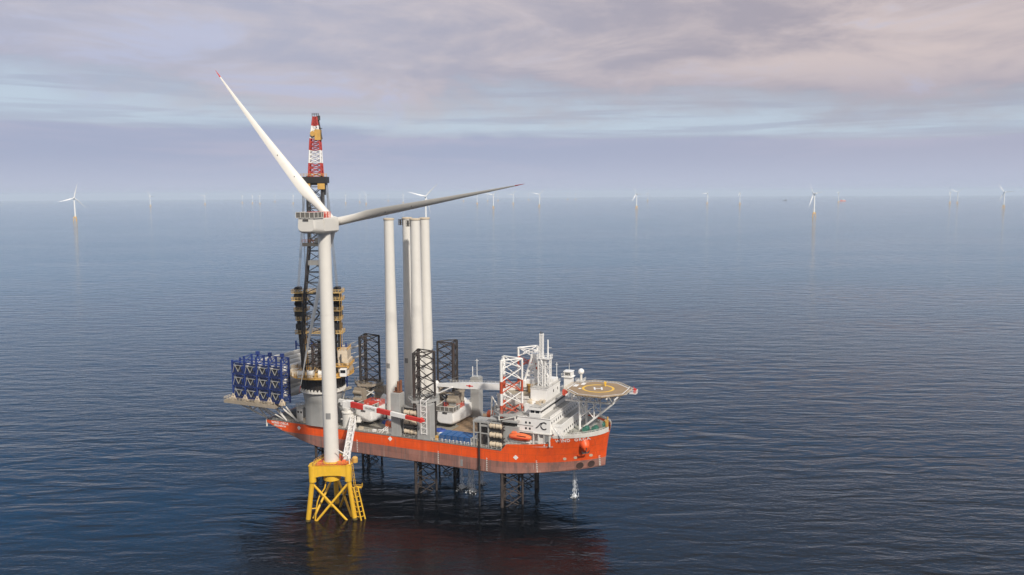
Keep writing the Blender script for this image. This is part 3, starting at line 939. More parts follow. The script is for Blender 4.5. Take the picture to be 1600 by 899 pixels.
    def mark(s, z, r, n, rot):
        m = MB()
        outer = [on_hull(s + r * math.cos(rot + 2 * math.pi * i / n), z + r * math.sin(rot + 2 * math.pi * i / n), 0.06) for i in range(n)]
        inner = [on_hull(s + r * math.cos(rot + 2 * math.pi * i / n), z + r * math.sin(rot + 2 * math.pi * i / n), -0.1) for i in range(n)]
        m.loft([inner, outer]); return m
    for s, z in ((-87.7, 20.0), (-44.7, 20.6), (7.2, 19.6)): part('diamond_mark', mark(s, z, 0.95, 4, 0), white, hull)
    for s, z in ((23.3, 18.9), (26.6, 19.1), (31.2, 19.4)): part('round_mark', mark(s, z, 0.55, 12, 0), cream, hull)
    part('round_mark', mark(-99.9, 19.9, 0.5, 12, 0), cream, hull)
    for s in (-97, -60, -24, -4, 14, 33.3):
        dm = MB()
        for k in range(7):
            z = max(hull_zb(s) + 0.5, 13.6) + 0.72 * k
            if z < 19: dm.loft([[on_hull(s + a, z + b, -0.05) for a, b in ((0, 0), (0.42, 0), (0.42, 0.28), (0, 0.28))], [on_hull(s + a, z + b, 0.04) for a, b in ((0, 0), (0.42, 0), (0.42, 0.28), (0, 0.28))]])
        zt_ = max(hull_zb(s) + 0.5, 13.6); dm.loft([[on_hull(s + a, z, d) for a, d in ((0, -0.05), (0, 0.03), (0.07, 0.03), (0.07, -0.05))] for z in (zt_, 17.0, 18.6) if z >= zt_])
        part('draught_marks', dm, offwhite, hull)
    sm = MB()
    for s in [-95 + 9.4 * k for k in range(11)]:
        zb = hull_zb(s) + 0.5
        sm.loft([[on_hull(s + a, z, d) for a, d in ((0, -0.05), (0, 0.035), (0.10, 0.035), (0.10, -0.05))] for z in (zb, 15.5, 17.6) if z >= zb])
    part('hull_seam', sm, antifoul, hull)
    # thruster tunnels, anchor and its bolster
    for s, z in ((27.6, 15.7), (31.0, 15.9)):
        n = (on_hull(s, z, 1) - on_hull(s, z, 0)).normalized(); p = on_hull(s, z, 0)
        u_ = Vector((0, 0, 1)).cross(n).normalized(); w_ = n.cross(u_)
        m = MB(); R_ = 1.45
        ring = lambda r, d: [p + n * d + u_ * (r * math.cos(a * math.pi / 12)) + w_ * (r * 0.95 * math.sin(a * math.pi / 12)) for a in range(24)]
        m.loft([ring(R_ + 0.16, -0.3), ring(R_ + 0.16, 0.16), ring(R_, 0.16), ring(R_ - 0.05, -0.2)], cap=False)
        tn = part('thruster_tunnel', m, antifoul, hull, True)
        part('tunnel_mouth', MB().loft([ring(R_ - 0.02, 0.03), ring(R_ - 0.02, 0.10)]), paint('tunnel_dark', (0.05, 0.028, 0.024), 0.8, 0.2), tn)
    p = on_hull(30.0, 24.6, 0); n = (on_hull(30.0, 24.6, 1) - p).normalized(); u_ = Vector((0, 0, 1)).cross(n).normalized(); w_ = n.cross(u_)
    m = MB()
    m.loft([[p + n * d + u_ * (r * math.cos(a * math.pi / 8)) + w_ * (r * math.sin(a * math.pi / 8) - d * 0.3) for a in range(16)] for d, r in ((-0.8, 2.0), (0.7, 1.7), (1.7, 1.25), (2.0, 0.9))])
    ab = part('anchor_bolster', m, orange, hull, True)
    a = MB(); q = p + n * 1.9 - w_ * 1.7
    a.tube(q + w_ * 1.6, q - w_ * 0.9, 0.22, 8)
    a.beam(q - w_ * 0.9 - u_ * 1.2, q - w_ * 0.9 + u_ * 1.2, 0.4)
    for sg in (-1, 1): a.tube(q - w_ * 0.9 + u_ * 1.2 * sg, q + w_ * 0.3 + u_ * 1.5 * sg, 0.3, 6, 0.08)
    part('anchor', a, dgrey, hull)

    # ---- six lattice legs
    def leg(cx, cy, ang, scheme):
        rad = 4.75
        cor = [(cx + rad * math.cos(R(ang + d)), cy + rad * math.sin(R(ang + d))) for d in (0, 120, 240)]
        H = 4.35
        zs = [-1.0 + H * k for k in range(13)] + [54.6]
        levels = [[(x, y, z) for x, y in cor] for z in zs]
        def mi(k):
            if k <= 3: return 1
            return scheme(k)
        lt = MB()
        for k in range(len(zs) - 1):
            sub = MB(); lattice(sub, levels[k:k + 2], 0.19, 'x', 0, False)
            lt.add(sub.v, sub.f, mi(k))
            for i in range(3):
                j = (i + 1) % 3
                mid = Vector(((cor[i][0] + cor[j][0]) / 2, (cor[i][1] + cor[j][1]) / 2, (zs[k] + zs[k + 1]) / 2))
        lattice(lt, [levels[-1], levels[-1]], 0.24, 'none', mi(12))
        g_ = part('leg', lt, [legsteel, legwet, white, redorange], t)
        for i in range(3):
            ch = MB()
            for k in range(len(zs) - 1): ch.tube((*cor[i], zs[k]), (*cor[i], zs[k + 1]), 0.45, 8, mi=mi(k), caps=(k == len(zs) - 2))
            # racks on both sides of the chord
            dx, dy = cor[i][0] - cx, cor[i][1] - cy; L = math.hypot(dx, dy); tx, ty = -dy / L, dx / L
            for k in range(len(zs) - 1):
                for sg in (-1, 1):
                    ch.beam((cor[i][0] + tx * 0.55 * sg, cor[i][1] + ty * 0.55 * sg, zs[k]), (cor[i][0] + tx * 0.55 * sg, cor[i][1] + ty * 0.55 * sg, zs[k + 1]), 0.22, 0.22, mi=mi(k))
            part('chord', ch, [legsteel, legwet, white, redorange], g_)
        return g_
    dark = lambda k: 0
    NY, FY = -10.3, 11.1
    def band_n(k): return {12: 2, 11: 2, 10: 3, 9: 2, 8: 3, 7: 0}.get(k, 0)
    def band_f(k): return {12: 2, 11: 3, 10: 2, 9: 3, 8: 2, 7: 0}.get(k, 0)
    LEGS = [(-79.5, NY, 17.5, dark), (-33.3, NY, 17.5, dark), (2.7, NY, 17.5, band_n), (-71.7, FY, 17.5, dark), (-33.0, FY, 197.5, dark), (2.5, FY, 197.5, band_f)]
    for L in LEGS: leg(*L)

    # ---- jack houses
    def pinions(parent, x0, x1, y0, zlist, horizontal=True):
        pm = MB()
        for z in zlist:
            n = 2; pm = MB()
            for k in range(n):
                xa = x0 + (x1 - x0) * (k + 0.05) / n; xb = x0 + (x1 - x0) * (k + 0.95) / n
                pm.tube((xa, y0, z), (xb, y0, z), 0.85, 12)
                pm.tube((xa + 0.2, y0, z), (xa + 0.6, y0, z), 1.0, 12); pm.tube((xb - 0.6, y0, z), (xb - 0.2, y0, z), 1.0, 12)
            pm.tube((x0, y0, z), (x1, y0, z), 0.3, 8)
            part('pinion_drive', pm, cream, parent, True)
    def collar(cx, cy, z, r=6.2, mat=grey):
        c = MB()
        poly = [(cx + r * math.cos(R(a)), cy + r * math.sin(R(a))) for a in range(15, 375, 60)]
        inner = [(cx + (r - 1.3) * math.cos(R(a)), cy + (r - 1.3) * math.sin(R(a))) for a in range(15, 375, 60)]
        n = 6
        p = [(a, b, z) for a, b in poly] + [(a, b, z) for a, b in inner] + [(a, b, z + 0.9) for a, b in poly] + [(a, b, z + 0.9) for a, b in inner]
        f = []
        for i in range(n):
            j = (i + 1) % n
            f += [(i, j, n + j, n + i), (2 * n + i, 3 * n + i, 3 * n + j, 2 * n + j), (i, 2 * n + i, 2 * n + j, j), (n + i, n + j, 3 * n + j, 3 * n + i)]
        c.add(p, f)
        c.rail([(a, b, z + 0.9) for a, b in poly], 1.1, 1.5, 0.06, closed=True)
        return c
    # near middle leg
    jh = part('jack_house', MB().box(-44.2, -40.2, -15.85, -12.2, ZD, 38.6).box(-32.8, -27.2, -15.85, -12.0, ZD, 35.4).box(-39.4, -32.4, -13.2, -12.4, ZD, 33.5), grey, t, bevel=0.12)
    part('drive_frame', MB().box(-39.3, -38.9, -15.4, -13.4, ZD, 34).box(-33.0, -32.5, -15.4, -13.4, ZD, 34).box(-38.8, -33.1, -13.7, -13.25, ZD, 33.2)
         .box(-38.9, -33.0, -15.3, -13.8, 26.0, 26.25).box(-38.9, -33.0, -15.3, -13.8, 29.6, 29.85).box(-38.9, -33.0, -15.3, -13.8, 33.4, 33.65), midgrey, jh)
    pinions(jh, -38.7, -33.2, -15.2, (24.2, 27.9, 31.6))
    part('rusty_pipes', MB().tube((-42.4, -13, 38.6), (-42.4, -13, 42.6), 0.45, 8).tube((-41.4, -12.8, 38.6), (-41.4, -12.8, 43.2), 0.5, 8).tube((-43.4, -13.2, 38.6), (-43.4, -13.2, 40.3), 0.35, 8).tube((-41.9, -14.2, 38.6), (-41.9, -14.2, 41.8), 0.4, 8).box(-43.8, -40.7, -14.6, -12.4, 38.62, 38.9), rust, jh)
    part('collar', collar(-33.3, NY, 35.6, 6.0), grey, jh)
    st = MB()
    for x in (-31.0, -28.6): st.beam((x, -16.0, 24), (x, -16.0, 37.4), 0.28)
    for k in range(7): st.beam((-31.0, -16.0, 24.4 + 2.1 * k), (-28.6, -16.0, 24.4 + 2.1 * k), 0.24)
    for x in (-31.0, -28.6): st.beam((x, -16.0, 37.2), (x + 0.9, -15.2, 37.9), 0.24)
    for k in range(6): st.beam((-31.0, -16.1, 24.4 + 2.1 * k), (-28.6, -16.1, 26.5 + 2.1 * k), 0.16)
    part('ladder_frame', st, white, jh)
    # near forward leg
    jh = part('jack_house', MB().box(-3.2, 8.0, -14.0, -9.2, ZD, 30.5).box(-7.2, -3.4, -15.2, -12, 29.6, 30.4).box(-3.5, 8.0, -15.2, -9.4, 32.2, 33.0), grey, t, bevel=0.1)
    fr = MB()
    for x in (-9.2, -6.6, -3.3): fr.beam((x, -15.4, ZD), (x, -15.4, 31.4), 0.45)
    for x in (-9.2, -6.6, -3.3): fr.beam((x, -10.5, ZD), (x, -10.5, 31.4), 0.45)
    for z in (27.2, 31.2): fr.beam((-9.2, -15.4, z), (-3.3, -15.4, z), 0.35); fr.beam((-9.2, -10.5, z), (-3.3, -10.5, z), 0.35)
    fr.box(-9.5, 1.8, -15.6, -10.2, 31.35, 31.75)
    fr.rail([(-9.4, -15.5, 31.75), (1.6, -15.5, 31.75), (1.6, -10.3, 31.75)], 1.1, 1.6, 0.06)
    part('drive_frame', fr, grey, jh)
    pinions(jh, -2.9, 2.1, -15.2, (23.5, 27.0, 30.4))
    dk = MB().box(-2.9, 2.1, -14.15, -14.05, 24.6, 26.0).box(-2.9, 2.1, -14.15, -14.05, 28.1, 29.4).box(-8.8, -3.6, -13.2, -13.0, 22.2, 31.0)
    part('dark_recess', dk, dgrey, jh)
    ccl = collar(2.7, NY, 34.4, 5.9); ccl.v += []
    part('collar', ccl, grey, jh)
    up = MB()
    for a in (15, 75, 135, 195, 255, 315):
        x, y = 2.7 + 5.8 * math.cos(R(a)), NY + 5.8 * math.sin(R(a)); up.beam((x, y, 33.0), (x, y, 34.4), 0.4)
        x2, y2 = 2.7 + 5.8 * math.cos(R(a + 60)), NY + 5.8 * math.sin(R(a + 60)); up.beam((x, y, 33.0), (x2, y2, 34.4), 0.25)
    up.beam((-5.6, -8, 30.5), (-4.8, -9, 39.5), 0.5); up.beam((-5.6, -6.8, 30.5), (-3.4, -8.5, 37.5), 0.35); up.beam((-4.8, -9, 39.5), (-2.2, -9.6, 36.2), 0.35)
    part('collar_struts', up, offwhite, jh)
    # far legs
    for (cx, cy, zc) in ((-71.7, FY, 32.5), (-33.0, FY, 33.0)):
        m = MB()
        for a in (17.5, 137.5, 257.5):
            aa = a if cx < -50 else a + 180
            x, y = cx + 5.4 * math.cos(R(aa)), cy + 5.4 * math.sin(R(aa))
            m.box(x - 1.6, x + 1.6, y - 1.6, y + 1.6, ZD, zc - 2.0)
        m.prism([(cx + 5.0 * math.cos(R(60 * q)), cy + 5.0 * math.sin(R(60 * q))) for q in range(6)], ZD + 0.01, ZD + 1.2)
        jh = part('jack_house', m, grey, t, bevel=0.1)
        for a in (17.5, 137.5, 257.5):
            aa = a if cx < -50 else a + 180
            x, y = cx + 5.2 * math.cos(R(aa)), cy + 5.2 * math.sin(R(aa)); pm = MB()
            for z in (zc - 4.2, zc - 1.2): pm.tube((x - 2.0, y - 1.9, z), (x + 2.0, y - 1.9, z), 0.85, 12)
            pm.box(x - 2.2, x + 2.2, y - 1.4, y + 1.4, zc - 4.9, zc + 0.6)
            part('pinion_drive', pm, sandgrey, jh, True)
        part('collar', collar(cx, cy, zc + 1.2, 6.4, cream), sandgrey, jh)
        xb = MB()
        for i, (a, b) in enumerate(((17.5, 137.5), (137.5, 257.5), (257.5, 17.5))):
            o_ = 0 if cx < -50 else 180
            p = Vector((cx + 5.6 * math.cos(R(a + o_)), cy + 5.6 * math.sin(R(a + o_)), 0)); q = Vector((cx + 5.6 * math.cos(R(b + o_)), cy + 5.6 * math.sin(R(b + o_)), 0))
            xb.beam(p + Vector((0, 0, zc - 5)), q + Vector((0, 0, zc + 1)), 0.4); xb.beam(q + Vector((0, 0, zc - 5)), p + Vector((0, 0, zc + 1)), 0.4)
        part('collar_struts', xb, offwhite, jh)
    # tall casing by the far middle leg
    jc = part('leg_casing', MB().box(-26.6, -22.6, 17.0, 20.6, ZD + 0.5, 39.0).box(-26.2, -23.0, 17.3, 20.3, 39.0, 39.4), grey, t, bevel=0.12)
    part('louvre', MB().box(-26.1, -24.2, 16.88, 16.98, 34.2, 36.6), midgrey, jc)
    part('vent_cowl', MB().tube((-25.9, 18, 39.4), (-25.9, 18, 43.5), 0.18, 6).tube((-24.4, 19, 39.4), (-24.4, 19, 46.5), 0.14, 6).beam((-25.3, 19, 45.8), (-23.6, 19, 45.8), 0.14), white, jc)
    # aft deck: small deckhouse with two windows, winches
    hz = part('aft_deckhouse', MB().box(-90.6, -87.4, -13.6, -10.4, ZD, 27.6).box(-90.9, -87.1, -13.9, -10.1, 27.6, 27.9), offwhite, t, bevel=0.08)
    part('window', MB().box(-90.1, -89.4, -13.68, -13.62, 25.4, 26.2), glass, hz)
    part('window', MB().box(-88.6, -87.9, -13.68, -13.62, 25.4, 26.2), glass, hz)
    part('roof_rail', MB().rail([(-90.8, -13.8, 27.9), (-87.2, -13.8, 27.9), (-87.2, -10.2, 27.9), (-90.8, -10.2, 27.9)], 1.1, 1.2, 0.07, closed=True), offwhite, hz)

    # ---- deckhouse
    def windows(parent, lst, y=None, x=None, name='window'):
        for a, b, z0, z1 in lst:
            if y is not None: part(name, MB().box(a, b, y - 0.07, y - 0.01, z0, z1), glass, parent)
            else: part(name, MB().box(x + 0.01, x + 0.07, a, b, z0, z1), glass, parent)
    ac = part('accommodation_block', MB().box(7.0, 19.6, -13.0, CY * 2 + 13.0, 29.0, 34.3).box(6.6, 19.9, -13.25, CY * 2 + 13.25, 34.3, 34.5), white, t, bevel=0.05)
    part('roof', MB().box(6.9, 19.6, -12.9, CY * 2 + 12.9, 34.51, 34.56), roofgrey, ac)
    windows(ac, [(10.1, 10.75, 32.0, 32.75), (11.6, 12.25, 32.0, 32.75), (10.1, 10.75, 29.9, 30.6), (11.6, 12.25, 29.9, 30.6)], y=-13.0)
    part('deck_line', MB().box(7.0, 13.2, -13.12, -13.02, 31.25, 31.42).box(7.0, 13.2, -13.12, -13.02, 29.02, 29.16), midgrey, ac)
    # two-stroke emblem on the ship's side
    lg = MB()
    arc = []
    for k in range(15):
        a = R(40 + 275 * k / 14); arc.append((17.35 + 1.15 * math.cos(a), 31.75 + 1.25 * math.sin(a)))
    def stroke(pts, wd):
        for k in range(len(pts) - 1):
            a_, b_ = Vector((pts[k][0], -13.06, pts[k][1])), Vector((pts[k + 1][0], -13.06, pts[k + 1][1]))
            lg.beam(a_, b_ + (b_ - a_).normalized() * 0.08, 0.09, wd)
    stroke(arc, 0.42)
    stroke([(16.75, 32.85), (16.0, 32.55), (15.2, 31.5), (14.3, 30.75)], 0.40)
    part('emblem', lg, logo, ac, label='dark curled emblem on the white side wall')
    # lower storey under it, set back behind the lifeboat
    lw = part('lower_storey', MB().box(8.2, 20.4, -10.6, CY * 2 + 10.6, 24.45, 28.98), white, t)
    pl = MB()
    for x in (4.6, 7.3, 13.3, 15.2, 17.4, 19.4):
        pl.beam((x, -13.0 + (0 if x < 13 else 0.1), 24.45), (x, -13.0 + (0 if x < 13 else 0.1), 29.0), 0.42)
    pl.box(3.8, 20.0, -13.4, -10.7, 28.75, 28.97); pl.box(15.4, 17.2, -12.9, -12.6, 24.45, 27.2)
    part('boat_deck_frame', pl, offwhite, t)
    part('door', MB().box(15.8, 16.7, -10.72, -10.62, 24.5, 26.6).box(18.0, 18.9, -10.72, -10.62, 24.5, 26.6), midgrey, lw)
    part('slatted_screen', MB().box(17.7, 19.2, -13.25, -13.15, 26.2, 28.3), hatchgrey, lw)
    # stepped front
    fb = part('forward_house', MB().box(19.62, 23.2, -10.8, CY * 2 + 10.8, 27.6, 31.3), white, t, bevel=0.05)
    part('parapet', MB().box(23.0, 23.35, -10.9, CY * 2 + 10.9, 31.3, 32.3).box(19.7, 23.0, -10.95, -10.75, 31.3, 32.3).box(19.45, 19.6, -12.8, CY * 2 + 12.8, 34.57, 35.4), white, fb)
    part('roof', MB().box(19.7, 22.98, -10.7, CY * 2 + 10.7, 31.32, 31.38), roofgrey, fb)
    windows(fb, [(-8.6 + 2.3 * k, -7.9 + 2.3 * k, 28.9, 29.6) for k in range(11)], x=23.2)
    windows(ac, [(-11.6 + 2.3 * k, -10.9 + 2.3 * k, 32.3, 33.1) for k in range(13)], x=19.6)
    sx_ = MB(); sx_.beam((22.0, -12.4, 29.6), (24.6, -13.0, 27.9), 0.3, 0.5); sx_.beam((20.6, -12.0, 31.2), (22.0, -12.4, 29.6), 0.3, 0.5)
    for k in range(4): sx_.beam((22.3 + 0.8 * k, -12.5 - 0.25 * k, 29.6 - 0.48 * k), (22.3 + 0.8 * k, -12.5 - 0.25 * k, 30.7 - 0.48 * k), 0.1)
    part('companion_stair', sx_, white, fb)
    # bridge
    bg = part('bridge', MB().box(11.8, 16.2, -13.3, CY * 2 + 13.3, 34.6, 36.1).box(11.6, 16.5, -13.5, CY * 2 + 13.5, 37.25, 38.1).box(12.1, 15.9, -13.0, CY * 2 + 13.0, 36.1, 37.25), white, t, bevel=0.06)
    windows(bg, [(12.3, 13.75, 36.2, 37.15), (14.1, 15.6, 36.2, 37.15)], y=-13.03)
    windows(bg, [(-12.7 + 1.62 * k, -11.4 + 1.62 * k, 36.2, 37.15) for k in range(21)], x=15.92)
    part('roof', MB().box(11.7, 16.4, -13.4, CY * 2 + 13.4, 38.11, 38.16), roofgrey, bg)
    part('roof_rail', MB().rail([(16.3, -13.3, 38.16), (11.8, -13.3, 38.16), (8, -13.3, 38.16)], 1.1, 1.2, 0.06).rail([(16.3, -13.3, 38.16), (16.3, CY * 2 + 13.3, 38.16)], 1.1, 1.5, 0.06), offwhite, bg)
    part('aft_screen', MB().box(8.4, 11.55, -9.5, CY * 2 + 12.0, 34.6, 38.1), white, bg)
    for x, y, s_, h in ((9.4, -7.6, .5, .9), (10.6, -8.6, .4, .7), (12.8, -8.0, .5, 1.0), (14.4, -9.6, .35, .6), (13.4, -5.4, .6, .8), (14.8, -6.2, .4, 1.2), (9.0, -5.0, .5, .7)):
        part('roof_equipment', MB().box(x - s_, x + s_, y - s_, y + s_, 38.17, 38.17 + h), cream, bg, bevel=0.05)
    # house on top of the bridge
    th = part('top_house', MB().box(8.8, 15.2, -4.6, 9.5, 38.17, 42.7).box(8.6, 15.4, -4.8, 9.7, 42.7, 42.9), white, t, bevel=0.05)
    windows(th, [(2.0, 2.7, 40.4, 41.4), (6.4, 7.1, 40.4, 41.4)], x=15.2)
    part('roof', MB().box(8.7, 15.3, -4.7, 9.6, 42.91, 42.96), roofgrey, th)
    part('roof_rail', MB().rail([(15.2, 9.5, 42.96), (15.2, -4.6, 42.96), (8.8, -4.6, 42.96), (8.8, 9.5, 42.96)], 1.0, 1.4, 0.05), offwhite, th)
    part('antenna_base', MB().box(10.6, 14.6, 4.4, 9.0, 42.97, 44.6).tube((14.2, 8.6, 44.6), (14.2, 8.6, 50.2), 0.12, 6).beam((13.6, 8.6, 49.4), (14.8, 8.6, 49.4), 0.12), white, th)
    # aft part of the deckhouse between the forward legs
    ah = part('aft_house', MB().box(-4.6, 8.0, -4.6, 20.5, ZD, 38.6).box(-4.9, 8.3, -4.9, 20.8, 38.6, 38.9).box(-4.7, 8.1, -4.75, -4.6, 38.9, 39.7), offwhite, t, bevel=0.05)
    part('roof', MB().box(-4.5, 8.0, -4.5, 20.4, 38.91, 38.97), paint('roof_brown', (0.33, 0.28, 0.21), 0.8, 0.15), ah)
    windows(ah, [(-2.6, -2.0, 30.4, 31.2), (0.4, 1.0, 34.6, 35.4), (4.0, 4.6, 34.6, 35.4)], y=-4.6)
    # mast
    ms_ = MB()
    cx, cy = 12.6, 0.0
    for dx in (-1.35, 1.35):
        w_ = 0.85
        lv = [[(cx + dx + i * w_, cy + j * w_, z) for i, j in ((-1, -1), (1, -1), (1, 1), (-1, 1))] for z in [42.9 + 1.75 * k for k in range(7)]]
        lattice(ms_, lv, 0.10, 'z')
        for i, j in ((-1, -1), (1, -1), (1, 1), (-1, 1)): ms_.beam((cx + dx + i * w_, cy + j * w_, 42.9), (cx + dx + i * w_, cy + j * w_, 53.4), 0.34)
    mo = part('mast', ms_, white, t)
    mp = MB().box(cx - 2.6, cx + 2.6, cy - 1.6, cy + 1.6, 53.3, 53.6)
    mp.rail([(cx - 2.6, cy - 1.6, 53.6), (cx + 2.6, cy - 1.6, 53.6), (cx + 2.6, cy + 1.6, 53.6), (cx - 2.6, cy + 1.6, 53.6)], 1.2, 1.0, 0.08, closed=True)
    part('mast_platform', mp, white, mo)
    m2 = MB()
    lv = [[(cx - 1.2 + i * .55, cy + j * .55, z) for i, j in ((-1, -1), (1, -1), (1, 1), (-1, 1))] for z in [53.6 + 1.2 * k for k in range(8)]]
    lattice(m2, lv, 0.09, 'x')
    for i, j in ((-1, -1), (1, -1), (1, 1), (-1, 1)): m2.beam((cx - 1.2 + i * .55, cy + j * .55, 53.6), (cx - 1.2 + i * .55, cy + j * .55, 62.6), 0.2)
    m2.tube((cx + 1.3, cy, 53.6), (cx + 1.3, cy, 60.4), 0.36, 8, 0.26); m2.beam((cx + 1.0, cy, 57.4), (cx + 2.7, cy, 57.5), 0.16); m2.box(cx - 1.9, cx - 0.5, cy - .7, cy + .7, 62.0, 62.4)
    part('top_mast', m2, white, mo)
    part('mast_lamp', MB().tube((cx - 1.5, cy, 62.4), (cx - 1.5, cy, 63.3), 0.2, 8).tube((cx - 0.9, cy, 62.4), (cx - 0.9, cy, 63.1), 0.15, 8), dgrey, mo)
    # control cabin and satellite dome aft of the helideck
    cb = part('radio_cabin', MB().box(16.4, 19.4, 10.4, 13.4, 38.2, 46.4).box(15.6, 20.0, 9.8, 14.0, 44.4, 44.7).box(16.2, 19.6, 10.2, 13.6, 46.4, 46.7), white, t, bevel=0.08)
    part('window', MB().box(16.8, 19.0, 10.32, 10.39, 45.2, 46.1), glass, cb)
    part('cabin_rail', MB().rail([(15.6, 14, 44.7), (15.6, 9.8, 44.7), (20, 9.8, 44.7)], 1.1, 1.2, 0.06).tube((18, 12, 46.7), (18, 12, 49.6), 0.07, 5), offwhite, cb)
    sd = part('satellite_dome', MB().sphere((22.6, 12.6, 46.6), 1.15, 12), white, t, True)
    part('dome_stand', MB().tube((22.6, 12.6, 40), (22.6, 12.6, 45.7), 0.45, 8).tube((21.8, 12.4, 40), (22.6, 12.6, 44), 0.18, 6).rail([(21, 11, 43.2), (24, 11, 43.2), (24, 14, 43.2)], 1.1, 1.0, 0.06).box(21, 24, 11, 14, 43.0, 43.2), offwhite, sd)
    # ---- helideck
    HC = Vector((31.9, 4.3, 0)); HZ = 42.8; HR = 11.4
    octa = lambda r: [(HC.x + r * math.cos(R(22.5 + 45 * k)), HC.y + r * math.sin(R(22.5 + 45 * k))) for k in range(8)]
    hd = part('helideck', MB().prism(octa(HR), HZ - 0.7, HZ), helibrown, t)
    def ringm(r0, r1, z, n=48):
        m = MB(); p = []; f = []
        for k in range(n):
            a = 2 * math.pi * k / n
            for r, zz in ((r0, z), (r1, z), (r1, z - 0.012), (r0, z - 0.012)): p.append((HC.x + r * math.cos(a), HC.y + r * math.sin(a), zz))
        for k in range(n):
            j = (k + 1) % n
            for q in range(4): f.append((4 * k + q, 4 * j + q, 4 * j + (q + 1) % 4, 4 * k + (q + 1) % 4))
        return m.add(p, f)
    part('landing_circle', ringm(5.1, 5.95, HZ + 0.02), heliyellow, hd)
    # the H lies across the deck, readable from the starboard quarter
    ax = Vector((0.94, 0.34, 0)); ay = Vector((-0.34, 0.94, 0))
    hm = MB()
    def flat(c0, c1, wd):
        d = (c1 - c0).normalized(); s = Vector((-d.y, d.x, 0)) * wd / 2
        hm.loft([[q - s + Vector((0, 0, HZ + 0.004)), q + s + Vector((0, 0, HZ + 0.004)), q + s + Vector((0, 0, HZ + 0.02)), q - s + Vector((0, 0, HZ + 0.02))] for q in (c0, c1)])
    for sg in (-1, 1): flat(HC + ax * (1.3 * sg) - ay * 1.9, HC + ax * (1.3 * sg) + ay * 1.9, 0.62)
    flat(HC - ax * 0.98, HC + ax * 0.98, 0.6)
    part('letter_h', hm, white, hd)
    mk = MB()
    for sx, sy, lx, ly in ((-9.0, 1.4, 0.8, 1.7), (-7.2, 4.8, 0.7, 1.5), (-6.2, -2.4, 0.5, 0.7)):
        c = HC + Vector((sx, sy, 0)); mk.box(c.x - lx, c.x + lx, c.y - ly, c.y + ly, HZ + 0.004, HZ + 0.02)
    part('white_marking', mk, white, hd)
    em = MB()
    for k in range(8):
        a = octa(HR - 0.35); b = octa(HR + 0.0)
        j = (k + 1) % 8
        em.add([(*a[k], HZ + 0.018), (*a[j], HZ + 0.018), (*b[j], HZ + 0.018), (*b[k], HZ + 0.018), (*a[k], HZ + 0.004), (*a[j], HZ + 0.004), (*b[j], HZ + 0.004), (*b[k], HZ + 0.004)], [(0, 1, 2, 3), (4, 5, 1, 0), (6, 7, 3, 2)])
    part('edge_line', em, white, hd)
    nt = MB(); o0, o1 = octa(HR + 0.05), octa(HR + 1.5)
    for k in range(8):
        j = (k + 1) % 8
        nt.tube((*o1[k], HZ + 0.1), (*o1[j], HZ + 0.1), 0.08, 5)
        for q in range(9):
            f = q / 8
            a = Vector((*o0[k], HZ - 0.3)).lerp(Vector((*o0[j], HZ - 0.3)), f); b = Vector((*o1[k], HZ + 0.1)).lerp(Vector((*o1[j], HZ + 0.1)), f)
            nt.tube(a, b, 0.07, 5)
        for fz in (0.35, 0.7):
            a = Vector((*o0[k], HZ - 0.3)).lerp(Vector((*o1[k], HZ + 0.1)), fz); b = Vector((*o0[j], HZ - 0.3)).lerp(Vector((*o1[j], HZ + 0.1)), fz); nt.tube(a, b, 0.05, 4)
    part('safety_net', nt, cream, hd)
    sp_ = MB()
    for y0 in (0.4, 8.2):
        sp_.tube((26.2, y0, 27.6), (26.2, y0, 38.6), 0.42, 10)
        sp_.tube((20.6, y0, 38.4), (38.8, y0, 38.6), 0.38, 8)
        sp_.tube((26.6, y0, 27.9), (38.4, y0, 38.4), 0.36, 8)
        sp_.tube((26.2, y0, 32.4), (30.2, y0, 35.6), 0.2, 6); sp_.tube((31.6, y0, 32.4), (31.6, y0, 38.5), 0.22, 8); sp_.tube((26.2, y0, 38.5), (31.6, y0, 32.6), 0.18, 6)
        for x in (23, 26.2, 29.5, 33, 36.5, 38.6):
            sp_.tube((x, y0, 38.6), (x + 0.3, y0, HZ - 0.7), 0.2, 6)
        for x in (23, 29.5, 36.5): sp_.tube((x, y0, 38.6), (x + 3.2, y0, HZ - 0.7), 0.18, 6)
        sp_.tube((38.6, y0, 38.6), (41.2, y0, HZ - 0.7), 0.22, 6)
    for x in (26.2, 32.5, 38.6):
        sp_.tube((x, 0.4, 38.5), (x, 8.2, 38.5), 0.25, 6); sp_.tube((x, 0.4, 38.6), (x, -4.4, HZ - 0.7), 0.22, 6); sp_.tube((x, 8.2, 38.6), (x, 13, HZ - 0.7), 0.22, 6)
    sp_.tube((26.2, 0.4, 30), (26.2, 8.2, 38.2), 0.2, 6); sp_.tube((26.2, 8.2, 30), (26.2, 0.4, 38.2), 0.2, 6)
    for x in range(23, 43, 3): sp_.beam((x, -6.0, HZ - 0.95), (x, 14.5, HZ - 0.95), 0.25, 0.5)
    part('support_truss', sp_, white, hd)
    ew = MB(); e0 = HC + Vector((HR + 1.0, 2.4, 0))
    ew.box(e0.x - 1.0, e0.x + 1.4, e0.y - 1.3, e0.y + 1.3, HZ - 1.2, HZ - 1.0); ew.rail([(e0.x - 1, e0.y - 1.3, HZ - 1), (e0.x + 1.4, e0.y - 1.3, HZ - 1), (e0.x + 1.4, e0.y + 1.3, HZ - 1), (e0.x - 1, e0.y + 1.3, HZ - 1)], 1.1, 1.0, 0.07)
    part('escape_walkway', ew, white, hd)
